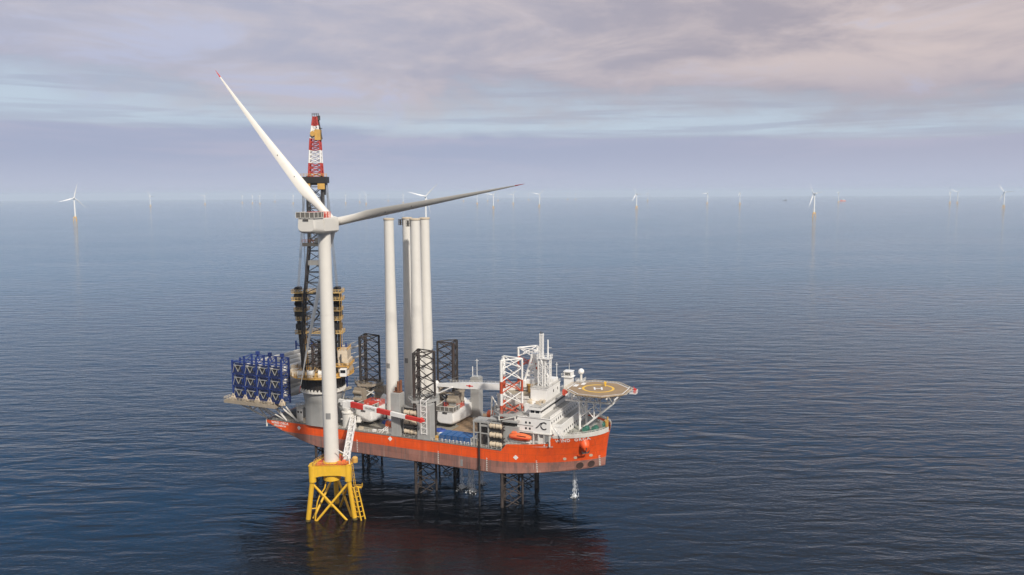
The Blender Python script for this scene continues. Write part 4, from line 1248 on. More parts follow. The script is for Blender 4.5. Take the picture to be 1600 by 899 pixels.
    part('foam_monitor', MB().box(e0.x + 0.2, e0.x + 1.2, e0.y - 0.5, e0.y + 0.5, HZ - 0.98, HZ + 0.6).tube((e0.x + 0.7, e0.y, HZ + 0.5), (e0.x + 0.1, e0.y, HZ + 1.3), 0.14, 6), red, hd, bevel=0.08)
    m_ = MB(); e1 = HC + Vector((-HR + 0.6, -5.4, 0)); m_.box(e1.x - 0.9, e1.x + 0.6, e1.y - 0.9, e1.y + 0.9, HZ - 2.2, HZ - 0.2)
    part('foam_monitor', m_, railred, hd, bevel=0.1)
    part('windsock', MB().tube((HC.x + 1.4, HC.y + 4.2, HZ), (HC.x + 1.4, HC.y + 4.2, HZ + 0.9), 0.3, 8).box(HC.x + 1.0, HC.x + 1.8, HC.y + 3.9, HC.y + 4.5, HZ + 0.9, HZ + 1.7), heliyellow, hd, bevel=0.05)
    # black seawater pipe hanging down the near side
    part('seawater_pipe', MB().tube((-6.6, CY - HB - 0.55, -0.8), (-6.6, CY - HB - 0.55, 27.5), 0.34, 10).tube((-6.6, CY - HB - 0.55, 13.5), (-6.6, CY - HB - 0.55, 15), 0.5, 10), black, t, True)
    part('pump_recess', MB().loft([[on_hull(-14.6 + a, 13.9 + b, 0.06) for a, b in ((0, 0), (1.0, 0), (1.0, 2.5), (0, 2.5))], [on_hull(-14.6 + a, 13.9 + b, -0.2) for a, b in ((0, 0), (1.0, 0), (1.0, 2.5), (0, 2.5))]]), hatchgrey, hull)


build_vessel()

# ------------------------------------------------------------------ main crane round the aft leg (built in axes of its own)
def build_main_crane():
    p0 = M_SHIP @ Vector((-79.0, -11.5, 0))
    M = Matrix.Translation((p0.x, p0.y, 0))
    t = thing('main_crane', 'tall black lattice boom crane with red and white tip behind the turbine tower', 'crane', (0, 0, 21.9), M)
    # pedestal
    def sq(r, z, cx=0.0, n=24, p=5.0):
        o = []
        for k in range(n):
            a = 2 * math.pi * k / n + SH
            c, s_ = math.cos(2 * math.pi * k / n), math.sin(2 * math.pi * k / n)
            rr = r / (abs(c) ** p + abs(s_) ** p) ** (1 / p)
            o.append((cx + rr * math.cos(a), rr * math.sin(a), z))
        return o
    pd = MB().loft([sq(5.6, 21.93, 0.4, p=8), sq(5.6, 29.5, 0.4, p=8), sq(6.6, 32.0, 0.3, p=3), sq(7.9, 34.6, 0.4, p=2), sq(7.9, 35.6, 0.4, p=2)])
    part('pedestal', pd, grey, t, True)
    sr = MB().lathe([(8.5, 35.62), (8.7, 35.9), (8.7, 36.4), (8.3, 36.6)], (0.4, 0, 0), 40)
    part('slew_ring', sr, grey, t)
    tt = MB(); ring = []
    for r_, base_ in ((8.4, 0), (9.05, 0), (9.05, 1), (8.4, 1)):
        o = []
        for k in range(144):
            a = 2 * math.pi * k / 144; hi = (k % 4) in (1, 2)
            o.append((0.4 + r_ * math.cos(a), r_ * math.sin(a), 35.95 if not base_ else (37.4 if hi else 36.3)))
        ring.append(o)
    tt.loft([ring[0], ring[1], ring[2], ring[3], ring[0]], cap=False)
    part('slew_teeth', tt, offwhite, t)
    dr = MB().lathe([(7.9, 36.6), (8.4, 37.2), (8.6, 41.2), (9.6, 41.9)], (0.4, 0, 0), 40)
    for k in range(30):
        a = 2 * math.pi * k / 30; dr.tube((0.4 + 8.5 * math.cos(a), 8.5 * math.sin(a), 36.8), (0.4 + 8.7 * math.cos(a), 8.7 * math.sin(a), 41.6), 0.22, 5)
    part('slew_column', dr, black, t)
    pf = MB().lathe([(9.0, 41.92), (12.2, 42.3), (12.6, 42.5), (12.6, 42.9), (0.1, 42.95)], (0.3, 0, 0), 32)
    part('main_platform', pf, dyellow, t)
    pts = [(0.3 + 12.4 * math.cos(2 * math.pi * k / 24), 12.4 * math.sin(2 * math.pi * k / 24), 42.92) for k in range(24)]
    part('platform_rail', MB().rail(pts, 1.2, 1.6, 0.08, closed=True), dyellow, t)
    # machinery on the platform
    for x in (-5.6, -2.0, 2.4, 5.6):
        wn = MB()
        wn.tube((x - 1.1, -9.6, 44.3), (x + 1.1, -9.6, 44.3), 1.25, 14)
        wn.tube((x - 1.2, -9.6, 44.3), (x - 1.0, -9.6, 44.3), 1.6, 14); wn.tube((x + 1.0, -9.6, 44.3), (x + 1.2, -9.6, 44.3), 1.6, 14)
        wn.box(x - 1.2, x + 1.2, -10.8, -9.0, 42.95, 43.7)
        part('winch', wn, offwhite, t, True)
    part('hydraulic_unit', MB().box(-11.0, -8.2, -5.6, -3.0, 42.95, 45.3).box(-9.8, -7.4, -8.2, -6.2, 42.95, 44.8).box(-11.6, -9.6, -2.0, 1.0, 42.95, 46.2), cream, t, bevel=0.08)
    mhz = part('machinery_house', MB().box(7.9, 12.0, -5.2, 3.2, 42.95, 48.6).box(7.6, 11.4, -4.4, 3.0, 48.6, 52.4), cream, t, bevel=0.08)
    part('house_platform', MB().box(7.2, 12.6, -6.4, -5.2, 46.2, 46.4).rail([(7.2, -6.4, 46.4), (12.6, -6.4, 46.4), (12.6, 3, 46.4)], 1.2, 1.2, 0.1).beam((7.2, -6.4, 43), (12.4, -6.4, 46.2), 0.4).rail([(7.6, -4.4, 52.4), (11.4, -4.4, 52.4), (11.4, 3, 52.4)], 1.2, 1.2, 0.08), dyellow, mhz)
    part('exhaust_pipe', MB().path([(9.2, -5.9, 51.2), (9.2, -5.9, 48.0), (11.2, -5.9, 47.2), (11.2, -5.9, 44.4)], 0.28, 8), dgrey, mhz)
    cabo = part('cab', MB().box(9.2, 11.8, -9.0, -6.8, 42.95, 46.0), white, t, bevel=0.1)
    part('cab_window', MB().box(9.5, 11.5, -9.08, -9.01, 44.4, 45.6), glass, cabo)
    # a-frame: two black columns with yellow landings
    af = MB()
    for sg, x0, x1 in ((-1, -6.6, -8.6), (1, 6.2, 7.1)):
        for dx in (-0.85, 0.85):
            for y in (0.2, 2.2): af.beam((x0 + dx * 0.9, y, 42.95), (x1 + dx, y, 75.5), 0.8)
        for k in range(9):
            f0, f1 = k / 9, (k + 1) / 9
            a = Vector((x0 + (x1 - x0) * f0, 0.2, 42.95 + 32.5 * f0)); b = Vector((x0 + (x1 - x0) * f1, 0.2, 42.95 + 32.5 * f1))
            s_ = 0.85 if k % 2 else -0.85
            af.beam(a + Vector((s_, 0, 0)), b + Vector((-s_, 0, 0)), 0.4)
    for z, w_ in ((58.6, 7.4), (74.6, 8.3)): af.beam((-w_, 1.2, z), (w_, 1.2, z), 0.9, 0.9)
    for z0, z1 in ((44, 58.6), (58.6, 74.6)):
        af.beam((-6.8, 2.4, z0), (6.6, 2.4, z1), 0.5); af.beam((6.4, 2.4, z0), (-7.6, 2.4, z1), 0.5)
    part('a_frame', af, black, t)
    sh = MB()
    for x in (-9.0, -8.0, 6.6, 7.6): sh.tube((x, -0.2, 70.6), (x, 2.6, 70.6), 1.0, 12); sh.tube((x, -0.2, 76.6), (x, 2.6, 76.6), 0.8, 12)
    for x in (-8.3, 7.0): sh.box(x - 1.6, x + 1.6, -0.6, 2.8, 65.6, 67.8).box(x - 1.3, x + 1.5, -0.4, 2.6, 60.4, 62.6).box(x - 1.6, x + 1.4, -0.6, 2.8, 72.8, 74.4)
    part('sheave_block', sh, black, t)
    landing_m = paint('landing_ochre', (0.62, 0.43, 0.18), 0.55, 0.12, 0.25, (0.25, 0.16, 0.07))
    ld = []
    for z, xs in ((75.2, ((-10.6, -2.0), (5.6, 9.4))), (72.2, ((-10.6, -4.4), (5.6, 9.4))), (68.0, ((-9.8, -4.8), (5.6, 8.8))), (64.3, ((-9.2, -4.6), (5.6, 8.6))), (58.9, ((-9.6, 9.2),))):
        for a, b in xs: ld.append((a, b, z))
    for a, b, z in ld:
        m = MB().box(a, b, -1.8, 3.6, z - 0.25, z); m.rail([(a, -1.8, z), (b, -1.8, z), (b, 3.6, z), (a, 3.6, z)], 1.2, 1.1, 0.09, closed=True)
        part('landing', m, landing_m, t)
    vl = MB()
    for x in (-5.0, 8.6): 
        for dx in (-0.35, 0.35): vl.beam((x + dx, -1.9, 43), (x - (0.8 if x < 0 else -0.3) + dx, -1.9, 75), 0.12)
    part('ladder', vl, dyellow, t)
    # boom
    yb = -3.6
    def bx(z): return 0.6 * (z - 47) / 73
    def hw(z):
        pr = [(47, 6.4), (62, 5.9), (75, 4.9), (95, 2.75), (121, 2.75)]
        for (a, wa), (b, wb) in zip(pr[:-1], pr[1:]):
            if z <= b: return wa + (wb - wa) * (z - a) / (b - a)
        return 2.75
    def by_(z): return yb + (z - 47) * 0.02
    zs = [46.2 + 4.15 * k for k in range(19)]
    lv = [[(bx(z) - hw(z), by_(z) - 1.6, z), (bx(z) + hw(z), by_(z) - 1.6, z), (bx(z) + hw(z), by_(z) + 1.6, z), (bx(z) - hw(z), by_(z) + 1.6, z)] for z in zs]
    bm_ = MB()
    for k in range(len(lv) - 1):
        for i in range(4):
            j = (i + 1) % 4
            bm_.tube(lv[k][i], lv[k][j], 0.16, 5, caps=False)
            a, b = (lv[k][i], lv[k + 1][j]) if (k + i) % 2 else (lv[k][j], lv[k + 1][i])
            bm_.tube(a, b, 0.16, 5, caps=False)
            if zs[k] > 92:
                c, d = (lv[k][j], lv[k + 1][i]) if (k + i) % 2 else (lv[k][i], lv[k + 1][j]); bm_.tube(c, d, 0.13, 5, caps=False)
    bo = part('boom', bm_, black, t)
    for i in range(4):
        ch = MB()
        for k in range(len(lv) - 1): ch.tube(lv[k][i], lv[k + 1][i], 0.38, 8)
        part('boom_chord', ch, black, bo)
    part('boom_walkway', MB().box(bx(95) - 5.0, bx(95) + 2.2, by_(95) - 2.4, by_(95) - 1.9, 93.8, 95.2).box(bx(95) + 0, bx(95) + 2.4, by_(95) - 2.9, by_(95) - 1.9, 95.2, 97.2), dgrey, bo)
    part('walkway_rail', MB().rail([(bx(95) - 5, by_(95) - 2.5, 95.2), (bx(95) + 2.2, by_(95) - 2.5, 95.2)], 1.2, 1.2, 0.1), rust, bo)
    part('boom_platform', MB().box(bx(85) - 3.0, bx(85) + 3.6, by_(85) - 2.0, by_(85) + 2.0, 86.4, 88.2), midgrey, bo)
    # boom head
    x = bx(120); y = by_(120)
    bh = MB().box(x - 4.9, x + 4.9, y - 2.4, y + 2.4, 118.2, 120.6).box(x - 4.3, x + 4.3, y - 1.9, y + 1.9, 117.4, 118.2)
    for xx in (-3.4, 3.4): bh.beam((x + xx, y, 113.6), (x + xx, y, 118), 1.0)
    part('boom_head', bh, black, t)
    part('head_platform', MB().box(x - 4.2, x - 1.4, y - 2.7, y - 2.45, 115.8, 118.0).box(x + 1.4, x + 4.2, y - 2.7, y - 2.45, 115.8, 118.0).rail([(x - 5, y - 2.5, 120.6), (x + 5, y - 2.5, 120.6)], 1.1, 1.2, 0.09), dyellow, t)
    # jib on top: red and white bands
    def jw(z):
        pr = [(120.6, 2.5), (134, 1.85), (140.5, 1.05), (143.8, 0.65)]
        for (a, wa), (b, wb) in zip(pr[:-1], pr[1:]):
            if z <= b: return wa + (wb - wa) * (z - a) / (b - a)
        return 0.65
    def jx(z): return x + 0.3 + (z - 120) * 0.018
    jred = paint('jib_red', (0.46, 0.05, 0.04), 0.55, 0.15, 0.25, (0.25, 0.06, 0.05))
    bands = [(120.6, 125.9, jred), (125.9, 130.8, white), (130.8, 135.3, jred), (135.3, 140.1, white), (140.1, 143.6, jred)]
    for z0, z1, mt in bands:
        m = MB(); n = 3
        zz = [z0 + (z1 - z0) * k / n for k in range(n + 1)]
        L = [[(jx(z) - jw(z), y - jw(z) * 0.6, z), (jx(z) + jw(z), y - jw(z) * 0.6, z), (jx(z) + jw(z), y + jw(z) * 0.6, z), (jx(z) - jw(z), y + jw(z) * 0.6, z)] for z in zz]
        lattice(m, L, 0.13, 'x')
        for i in range(4):
            for k in range(n): m.tube(L[k][i], L[k + 1][i], 0.33, 7)
        if z0 > 135:
            m.loft([[(jx(z) - jw(z) * 0.86, y - jw(z) * 0.5, z), (jx(z) + jw(z) * (0.1 if z0 < 140 else 0.86), y - jw(z) * 0.5, z), (jx(z) + jw(z) * (0.1 if z0 < 140 else 0.86), y + jw(z) * 0.5, z), (jx(z) - jw(z) * 0.86, y + jw(z) * 0.5, z)] for z in (z0, z1)])
        part('jib_section', m, mt, t)
    part('hoist_sheaves', MB().box(jx(137) + 0.1, jx(137) + 2.2, y - 1.6, y + 1.2, 134.6, 138.6).tube((jx(137) - 0.6, y - 1.9, 137), (jx(137) - 0.6, y + 1.6, 137), 1.0, 12), dyellow, t)
    part('tip_ladder', MB().beam((jx(136) + 2.6, y, 135), (jx(143) + 1.2, y, 143.6), 0.35).rail([(jx(143) - 0.9, y - 0.8, 143.6), (jx(143) + 1.6, y - 0.8, 143.6)], 1.1, 0.7, 0.1).box(jx(140) + 1.3, jx(140) + 2.6, y - 0.6, y + 0.6, 139.0, 139.2).box(jx(143) + 0.9, jx(143) + 1.9, y - 0.5, y + 0.5, 142.2, 143.9), dgrey, t)
    # pendants and hoist lines
    for sg in (-1, 1):
        m = MB()
        xa = -8.4 if sg < 0 else 7.1
        for d in (-0.35, 0.0, 0.35): m.tube((xa + d, 1.0, 76.6), (x + sg * 4.2 + d, y + 0.6, 117.6), 0.085, 5)
        part('pendant_rope', m, midgrey, t)
        m = MB()
        for d in (-0.9, -0.4, 0.1): m.tube((x + sg * 3.3 + d * sg, y - 1.2, 97 if sg < 0 else 99), (x + sg * 3.3 + d * sg, y - 1.2, 117.4), 0.11, 5)
        part('hoist_rope', m, hatchgrey, t)
    m = MB()
    for xx in (-4.7, -4.5, 4.9): m.tube((x + xx, y - 2.0, 62), (x + xx, y - 2.0, 118.5), 0.06, 4)
    part('tag_line', m, dgrey, t)
    hk = MB().box(x - 4.4, x - 2.2, y - 2.0, y - 0.4, 103.5, 107.0)
    part('hook_block', hk, offwhite, t, bevel=0.15)


build_main_crane()


# ------------------------------------------------------------------ two deck cranes
def build_near_deck_crane():
    t = thing('deck_crane', 'deck crane with long red and white banded boom lying along the near deck edge', 'crane', (-66.0, -12.6, ZD))
    part('pedestal', MB().lathe([(2.3, ZD + 0.02), (2.3, 27.6), (2.6, 27.9), (2.6, 28.4), (1.9, 28.6), (1.9, 30.0)], (-66, -12.6, 0), 20).box(-68.4, -63.8, -14.4, -10.4, 25.2, 25.5), offwhite, t, True)
    part('cab', MB().box(-67.6, -64.2, -14.2, -11.0, 29.6, 32.6), white, t, bevel=0.12)
    part('winch', MB().tube((-69.2, -13.6, 31.0), (-69.2, -11.4, 31.0), 0.9, 12), dgrey, t)
    part('luffing_cylinder', MB().tube((-68.4, -13.2, 29.2), (-62.5, -13.9, 30.3), 0.28, 8), offwhite, t)
    segs = [(-70.0, -63.6, white), (-63.6, -57.0, red), (-57.0, -50.2, white), (-50.2, -43.4, red), (-43.4, -36.2, white), (-36.2, -29.2, red)]
    def yc(x): return -13.4 - (x + 66) * 0.158
    def zc(x): return 31.75 - (x + 66) * 0.034
    def hh(x): return 1.15 - (x + 70) * 0.0135
    for a, b, mt in segs:
        m = MB().loft([[(x, yc(x) - .65, zc(x) - hh(x)), (x, yc(x) + .65, zc(x) - hh(x)), (x, yc(x) + .65, zc(x) + hh(x)), (x, yc(x) - .65, zc(x) + hh(x))] for x in (a, b)])
        part('boom_section', m, mt, t)
    q = -29.2
    part('boom_tip', MB().loft([[(x, yc(x) - w_, zc(x) - k_), (x, yc(x) + w_, zc(x) - k_), (x, yc(x) + w_, zc(x) + k_), (x, yc(x) - w_, zc(x) + k_)] for x, w_, k_ in ((q, 0.9, 0.95), (q + 1.8, 0.25, 0.2))]), red, t)
    part('boom_lettering', text_faces('KENZFIGEE', 1.0, lambda u, v, d: Vector((-53.6 + u, yc(-53.6 + u) - 0.66 - d, zc(-53.6 + u) + v)), 0.03, 0, 1.0), midgrey, t)


def build_far_deck_crane():
    t = thing('deck_crane', 'white deck crane on the ship roof with a long white horizontal boom', 'crane', (6.0, 4.6, 38.9))
    part('pedestal', MB().lathe([(1.9, 38.98), (1.9, 41.6), (2.3, 41.8), (2.3, 42.4)], (6, 4.6, 0), 20), dyellow, t, True)
    part('cab', MB().box(4.2, 7.6, 2.6, 6.6, 42.42, 44.2).box(2.0, 4.2, 1.6, 3.8, 41.2, 43.8), white, t, bevel=0.12)
    af = MB()
    for y in (2.8, 6.4):
        af.tube((3.4, y, 43.6), (6.6, y, 53.4), 0.45, 8); af.tube((8.2, y, 43.2), (7.0, y, 53.4), 0.42, 8); af.tube((12.6, y, 42.6), (7.4, y, 53.2), 0.5, 8)
        for z0, z1 in ((45.5, 47.2), (47.2, 49.0), (49.0, 50.8)):
            f0, f1 = (z0 - 43.5) / 10, (z1 - 43.5) / 10
            af.tube((3.4 + 3.2 * f0, y, z0), (8.2 - 1.2 * f1, y, z1), 0.2, 6); af.tube((3.4 + 3.2 * f0, y, z0), (8.2 - 1.2 * f0, y, z0), 0.2, 6)
    af.tube((7, 2.4, 53.4), (7, 6.8, 53.4), 0.9, 12); af.box(5.9, 8.1, 2.6, 6.6, 52.6, 54.0)
    for x in (5.4, 8.6): af.tube((x, 2.8, 47), (x, 6.4, 49.4), 0.14, 6)
    af.rail([(5.6, 2.4, 54.0), (8.4, 2.4, 54.0), (8.4, 6.8, 54.0)], 1.0, 1.0, 0.08)
    part('a_frame', af, white, t)
    bo = MB()
    def zc(x): return 40.6 - (6 - x) * 0.062
    bo.loft([[(x, 4.0, zc(x) - h), (x, 5.4, zc(x) - h), (x, 5.4, zc(x) + h), (x, 4.0, zc(x) + h)] for x, h in ((4, 0.8), (-6, 1.25), (-24, 1.2), (-31, 0.75), (-35.4, 0.55))])
    b = part('boom', bo, white, t)
    part('boom_rail', MB().rail([(x, 4.0, zc(x) + 1.2) for x in (2, -6, -14, -22, -29)], 1.0, 1.4, 0.06), offwhite, b)
    part('boom_emblem', MB().tube((-20.4, 3.93, zc(-20.4)), (-20.4, 3.99, zc(-20.4)), 0.5, 16).box(-21.9, -18.9, 3.94, 3.99, zc(-20.4) - 0.16, zc(-20.4) + 0.2), red, b)
    part('boom_head', MB().box(-36.9, -34.9, 3.7, 5.7, 34.6, 38.9).tube((-35.9, 3.6, 38.6), (-35.9, 5.8, 38.6), 0.9, 12).tube((-34.6, 3.8, 34.6), (-28, 3.9, 37.8), 0.3, 8), white, t, bevel=0.1)
    rp = MB()
    for y in (4.3, 4.7, 5.1): rp.tube((7, y, 54.0), (-33, y, 39.4), 0.05, 4)
    part('luffing_rope', rp, midgrey, t)
    single('boom_rest', MB().lathe([(1.55, ZD + 0.5), (1.55, 27.5), (1.8, 27.6), (1.8, 27.9), (1.55, 28.0), (1.55, 34.0), (1.8, 34.1), (1.8, 34.5)], (-35.9, 4.7, 0), 20), grey,
           'grey round post carrying the end of the white crane boom', 'boom rest', (-35.9, 4.7, ZD), smooth=True)


build_near_deck_crane(); build_far_deck_crane()


# ------------------------------------------------------------------ cargo: tower sections, blades in their rack, nacelles, containers
def stored_towers():
    pos = [(-54.2, 1.8, 'leftmost of the four white tower sections, standing apart from the other three'),
           (-42.6, 2.4, 'foremost white tower section, directly behind the near black lattice leg'),
           (-52.6, 13.2, 'white tower section at the back, mostly hidden behind the foremost one'),
           (-44.2, 12.8, 'rightmost of the four white tower sections, a dark patch on its right side')]
    for x, y, lab in pos:
        t = thing('tower_section', lab, 'turbine tower', (x, y, ZD), M_SHIP, 'turbine towers standing on deck')
        part('shell', MB().lathe([(2.55, ZD + 0.5), (2.55, 46), (2.45, 56), (2.25, 68), (2.02, 84), (1.95, 103.6)], (x, y, 0), 40), turbine_white, t, True)
        part('base_flange', MB().lathe([(2.9, ZD + 0.03), (2.9, ZD + 0.5)], (x, y, 0), 32), midgrey, t)
        part('top_flange', MB().lathe([(2.12, 103.62), (2.2, 103.8), (2.2, 104.3), (1.8, 104.4)], (x, y, 0), 32), cream, t)
        a0 = R(195) - SH
        m = MB(); cx, cy = x + 2.75 * math.cos(a0), y + 2.75 * math.sin(a0)
        for dx in (-0.55, 0.55):
            for dy in (-0.5, 0.5): m.beam((cx + dx, cy + dy, 101.2), (cx + dx, cy + dy, 103.6), 0.2)
        for z in (101.3, 102.4, 103.5): m.box(cx - 0.6, cx + 0.6, cy - 0.55, cy + 0.55, z - 0.08, z + 0.08)
        m.box(cx - 0.3, cx + 0.3, cy - 0.25, cy + 0.25, 101.4, 103.4)
        if 'leftmost' not in lab: part('lifting_bracket', m, dgrey, t)
        aa = R(240 if x < -50 else 330) - SH
        pts = [(x + r * math.cos(aa + d), y + r * math.sin(aa + d)) for r, ds in ((2.60, (-.32, -.16, 0, .16, .32)), (2.40, (.32, .16, 0, -.16, -.32))) for d in ds]
        part('cover_patch', MB().prism(pts, 44.2, 46.2), hatchgrey, t)
    gr = thing('tower_grillage', 'grey steel grillage under the four standing towers', 'grillage', (-47.5, 7.5, ZD))
    m = MB()
    for y in (-1.4, 4.8, 10.2, 16.0): m.beam((-58.5, y, ZD + 0.0 + 0.6), (-37.6, y, ZD + 0.6), 0.7, 1.0)
    g2 = MB()
    for x in (-57.8, -50.4, -46.2, -38.4): g2.beam((x, -2.2, ZD + 1.4), (x, 16.8, ZD + 1.4), 0.6, 0.5)
    part('long_beams', m, grey, gr); part('cross_beams', g2, grey, gr)


stored_towers()


def blade_store():
    fr = thing('blade_rack', 'tall blue steel rack of blade roots on a platform overhanging the stern', 'blade rack', (-104.5, -17, 28.4))
    X0, W, Z0, RH = -117.0, 6.25, 30.9, 5.05
    ys = (-20.2, -15.6)
    plat = MB().box(-121.5, -95.2, -21.2, -14.2, 28.4, 29.6).box(-121.2, -95.5, -21.0, -14.4, 29.62, 29.9)
    p = part('platform', plat, sandgrey, fr)
    part('platform_rail', MB().rail([(-121.4, -14.4, 29.9), (-121.4, -21.1, 29.9), (-95.3, -21.1, 29.9)], 1.1, 1.6, 0.08), cream, p)
    for k in range(5):
        x = X0 + W * k; feet = MB()
        feet.box(x - 0.7, x + 0.7, -20.9, -19.4, 29.92, 31.4); feet.beam((x - 1.4, -20.6, 30), (x, -20.4, 32.6), 0.4); feet.beam((x + 1.4, -20.6, 30), (x, -20.4, 32.6), 0.4)
        part('rack_foot', feet, cream, p)
    tr = MB()
    for a, b in (((-104.3, -15.6, 22.4), (-118.5, -17.8, 28.3)), ((-104.3, -15.6, 22.4), (-106.5, -18.6, 28.3)), ((-94.5, -15.6, 22.4), (-105.5, -18.6, 28.3)), ((-94.0, -15.6, 22.2), (-97.5, -18.6, 28.3)),
                 ((-110.8, -16.6, 25.2), (-105.8, -18.0, 28.3)), ((-110.8, -16.6, 25.2), (-112.0, -18.0, 28.3)), ((-88.5, -15.0, 22.2), (-96.0, -17.0, 28.3)), ((-90.0, -14.4, 22.2), (-93.6, -16.4, 28.3)),
                 ((-104.3, -12.0, 22.2), (-112.0, -15.0, 28.3)), ((-97.0, -13.0, 22.2), (-101.0, -15.0, 28.3)), ((-104.2, -15.8, 18.8), (-104.3, -15.6, 22.4))):
        tr.tube(a, b, 0.33, 8)
    part('support_truss', tr, offwhite, fr)
    # lattice posts
    for k in range(5):
        x = X0 + W * k
        top = Z0 + 3 * RH + (2.6 if k > 0 else 0.6)
        m = MB()
        for y in ys: m.beam((x, y, 29.95), (x, y, top), 0.62)
        for q in range(7):
            a, b = 30.2 + 2.6 * q, 32.8 + 2.6 * q
            if b < top: m.beam((x, ys[q % 2], a), (x, ys[(q + 1) % 2], b), 0.26); m.beam((x, ys[0], b), (x, ys[1], b), 0.28)
        part('rack_post', m, blue, fr)
    hb = MB(); vb = MB()
    for r in range(4):
        z = Z0 + RH * r
        for y in ys: hb.beam((X0, y, z), (X0 + 4 * W, y, z), 0.42)
    hb.beam((X0 + W, ys[1], Z0 + 3 * RH + 2.5), (X0 + 4 * W, ys[1], Z0 + 3 * RH + 2.5), 0.3)
    part('rack_beam', hb, blue, fr)
    for r in range(3):
        for c in range(4):
            xc = X0 + W * (c + 0.5); z = Z0 + RH * r
            vb.beam((xc - 1.5, ys[0] - 0.3, z + 3.6), (xc, ys[0] - 0.3, z + 0.9), 0.2); vb.beam((xc + 1.5, ys[0] - 0.3, z + 3.6), (xc, ys[0] - 0.3, z + 0.9), 0.2)
            vb.beam((xc - 2.2, ys[0] - 0.3, z + 3.5), (xc + 2.2, ys[0] - 0.3, z + 3.5), 0.22)
            vb.beam((xc - 2.8, ys[0] - 0.3, z + 0.4), (xc - 1.6, ys[0] - 0.3, z + 4.2), 0.16)
    part('root_brace', vb, grey, fr)
    tops = MB()
    for c in range(1, 4):
        xc = X0 + W * (c + 0.5); z = Z0 + 3 * RH
        tops.beam((xc - 0.9, ys[1], z), (xc, ys[1], z + 3.2), 0.4); tops.beam((xc + 0.9, ys[1], z), (xc, ys[1], z + 3.2), 0.4); tops.box(xc - 0.6, xc + 0.6, ys[1] - 0.6, ys[1] + 0.6, z + 2.6, z + 3.9)
    part('lifting_post', tops, blue, fr)
    # cradles, dark cups and the blades
    body, tip = blade_mesh(68.5, 1.72, 4.3, 1.2, 30)
    root_cap = MB().lathe([(1.80, -0.25), (1.80, 0.9), (1.55, 0.9), (1.5, -0.2)], n=24, cap0=False, cap1=False)
    first = None
    rown = ('bottom', 'middle', 'top'); coln = ('first column from the left', 'second column from the left', 'third column from the left', 'rightmost column')
    for r in range(3):
        for c in range(4):
            xc = X0 + W * (c + 0.5); z = Z0 + RH * r
            cr = MB()
            cr.box(xc - 2.7, xc + 2.7, ys[0] - 0.1, ys[0] + 0.5, z + 0.25, z + 0.9); cr.box(xc - 1.3, xc + 1.3, ys[0] - 0.5, ys[0] + 0.2, z - 0.5, z + 0.6)
            for sg in (-1, 1): cr.loft([[(xc + sg * 2.7, y, z + 0.3), (xc + sg * 1.7, y, z + 0.3), (xc + sg * 2.35, y, z + 2.2), (xc + sg * 2.7, y, z + 3.4)] for y in (ys[0] - 0.05, ys[0] + 0.6)])
            cr.loft([[(xc - 2.7, y, z + 4.35), (xc + 2.7, y, z + 4.35), (xc + 2.2, y, z + 3.85), (xc - 2.2, y, z + 3.85)] for y in (ys[0] - 0.05, ys[0] + 0.6)])
            part('root_cradle', cr, navy, fr)
            lab = 'stored white blade in the %s row, %s of the blue rack' % (rown[r], coln[c])
            if first is None:
                t = thing('turbine_blade', lab, 'turbine blade', (0, 0, 0), M_WORLD, 'blades stored in the blue rack')
                part('blade_shell', body, turbine_white, t, True)
                part('root_ring', root_cap, blue, t, True)
                part('root_plate', MB().lathe([(1.62, -0.05), (1.62, 0.25)], n=24), blade_dark, t)
                first = t
            else: t = copy_tree(first)
            t['label'] = lab
            # blade axis +Z -> ship +Y
            t.matrix_world = M_SHIP @ Matrix.Translation((xc, ys[0] + 0.1, z + 2.15)) @ Matrix.Rotation(R(-90), 4, 'X') @ Matrix.Rotation(R(100), 4, 'Z')
    # second frame near the tips, on the port side
    t2 = thing('blade_rack', 'blue frame holding the outer ends of the stored blades beyond the crane', 'blade rack', (-104.5, 22, ZD))
    m = MB()
    for k in range(5):
        x = X0 + W * k
        for y in (20.6, 24.0): m.beam((x, y, 27.5), (x, y, Z0 + 3 * RH + 1.5), 0.5)
        for q in range(5): m.beam((x, 20.6 if q % 2 else 24.0, 29 + 3.6 * q), (x, 24.0 if q % 2 else 20.6, 32.6 + 3.6 * q), 0.24)
    part('rack_post', m, blue, t2)
    m = MB()
    for r in range(4):
        for y in (20.6, 24.0): m.beam((X0, y, Z0 + RH * r - 0.6), (X0 + 4 * W, y, Z0 + RH * r - 0.6), 0.4)
    part('rack_beam', m, blue, t2)
    part('platform', MB().box(-119, -90.5, 19.5, 25.2, 26.6, 27.5), cream, t2)
    m = MB()
    for a, b in (((-103.5, 22, 22), (-117, 22, 26.6)), ((-103.5, 22, 22), (-109, 22, 26.6)), ((-100, 22, 22), (-98, 22, 26.6)), ((-93, 22, 22), (-92, 22, 26.6))): m.tube(a, b, 0.35, 8)
    part('support_truss', m, offwhite, t2)


blade_store()


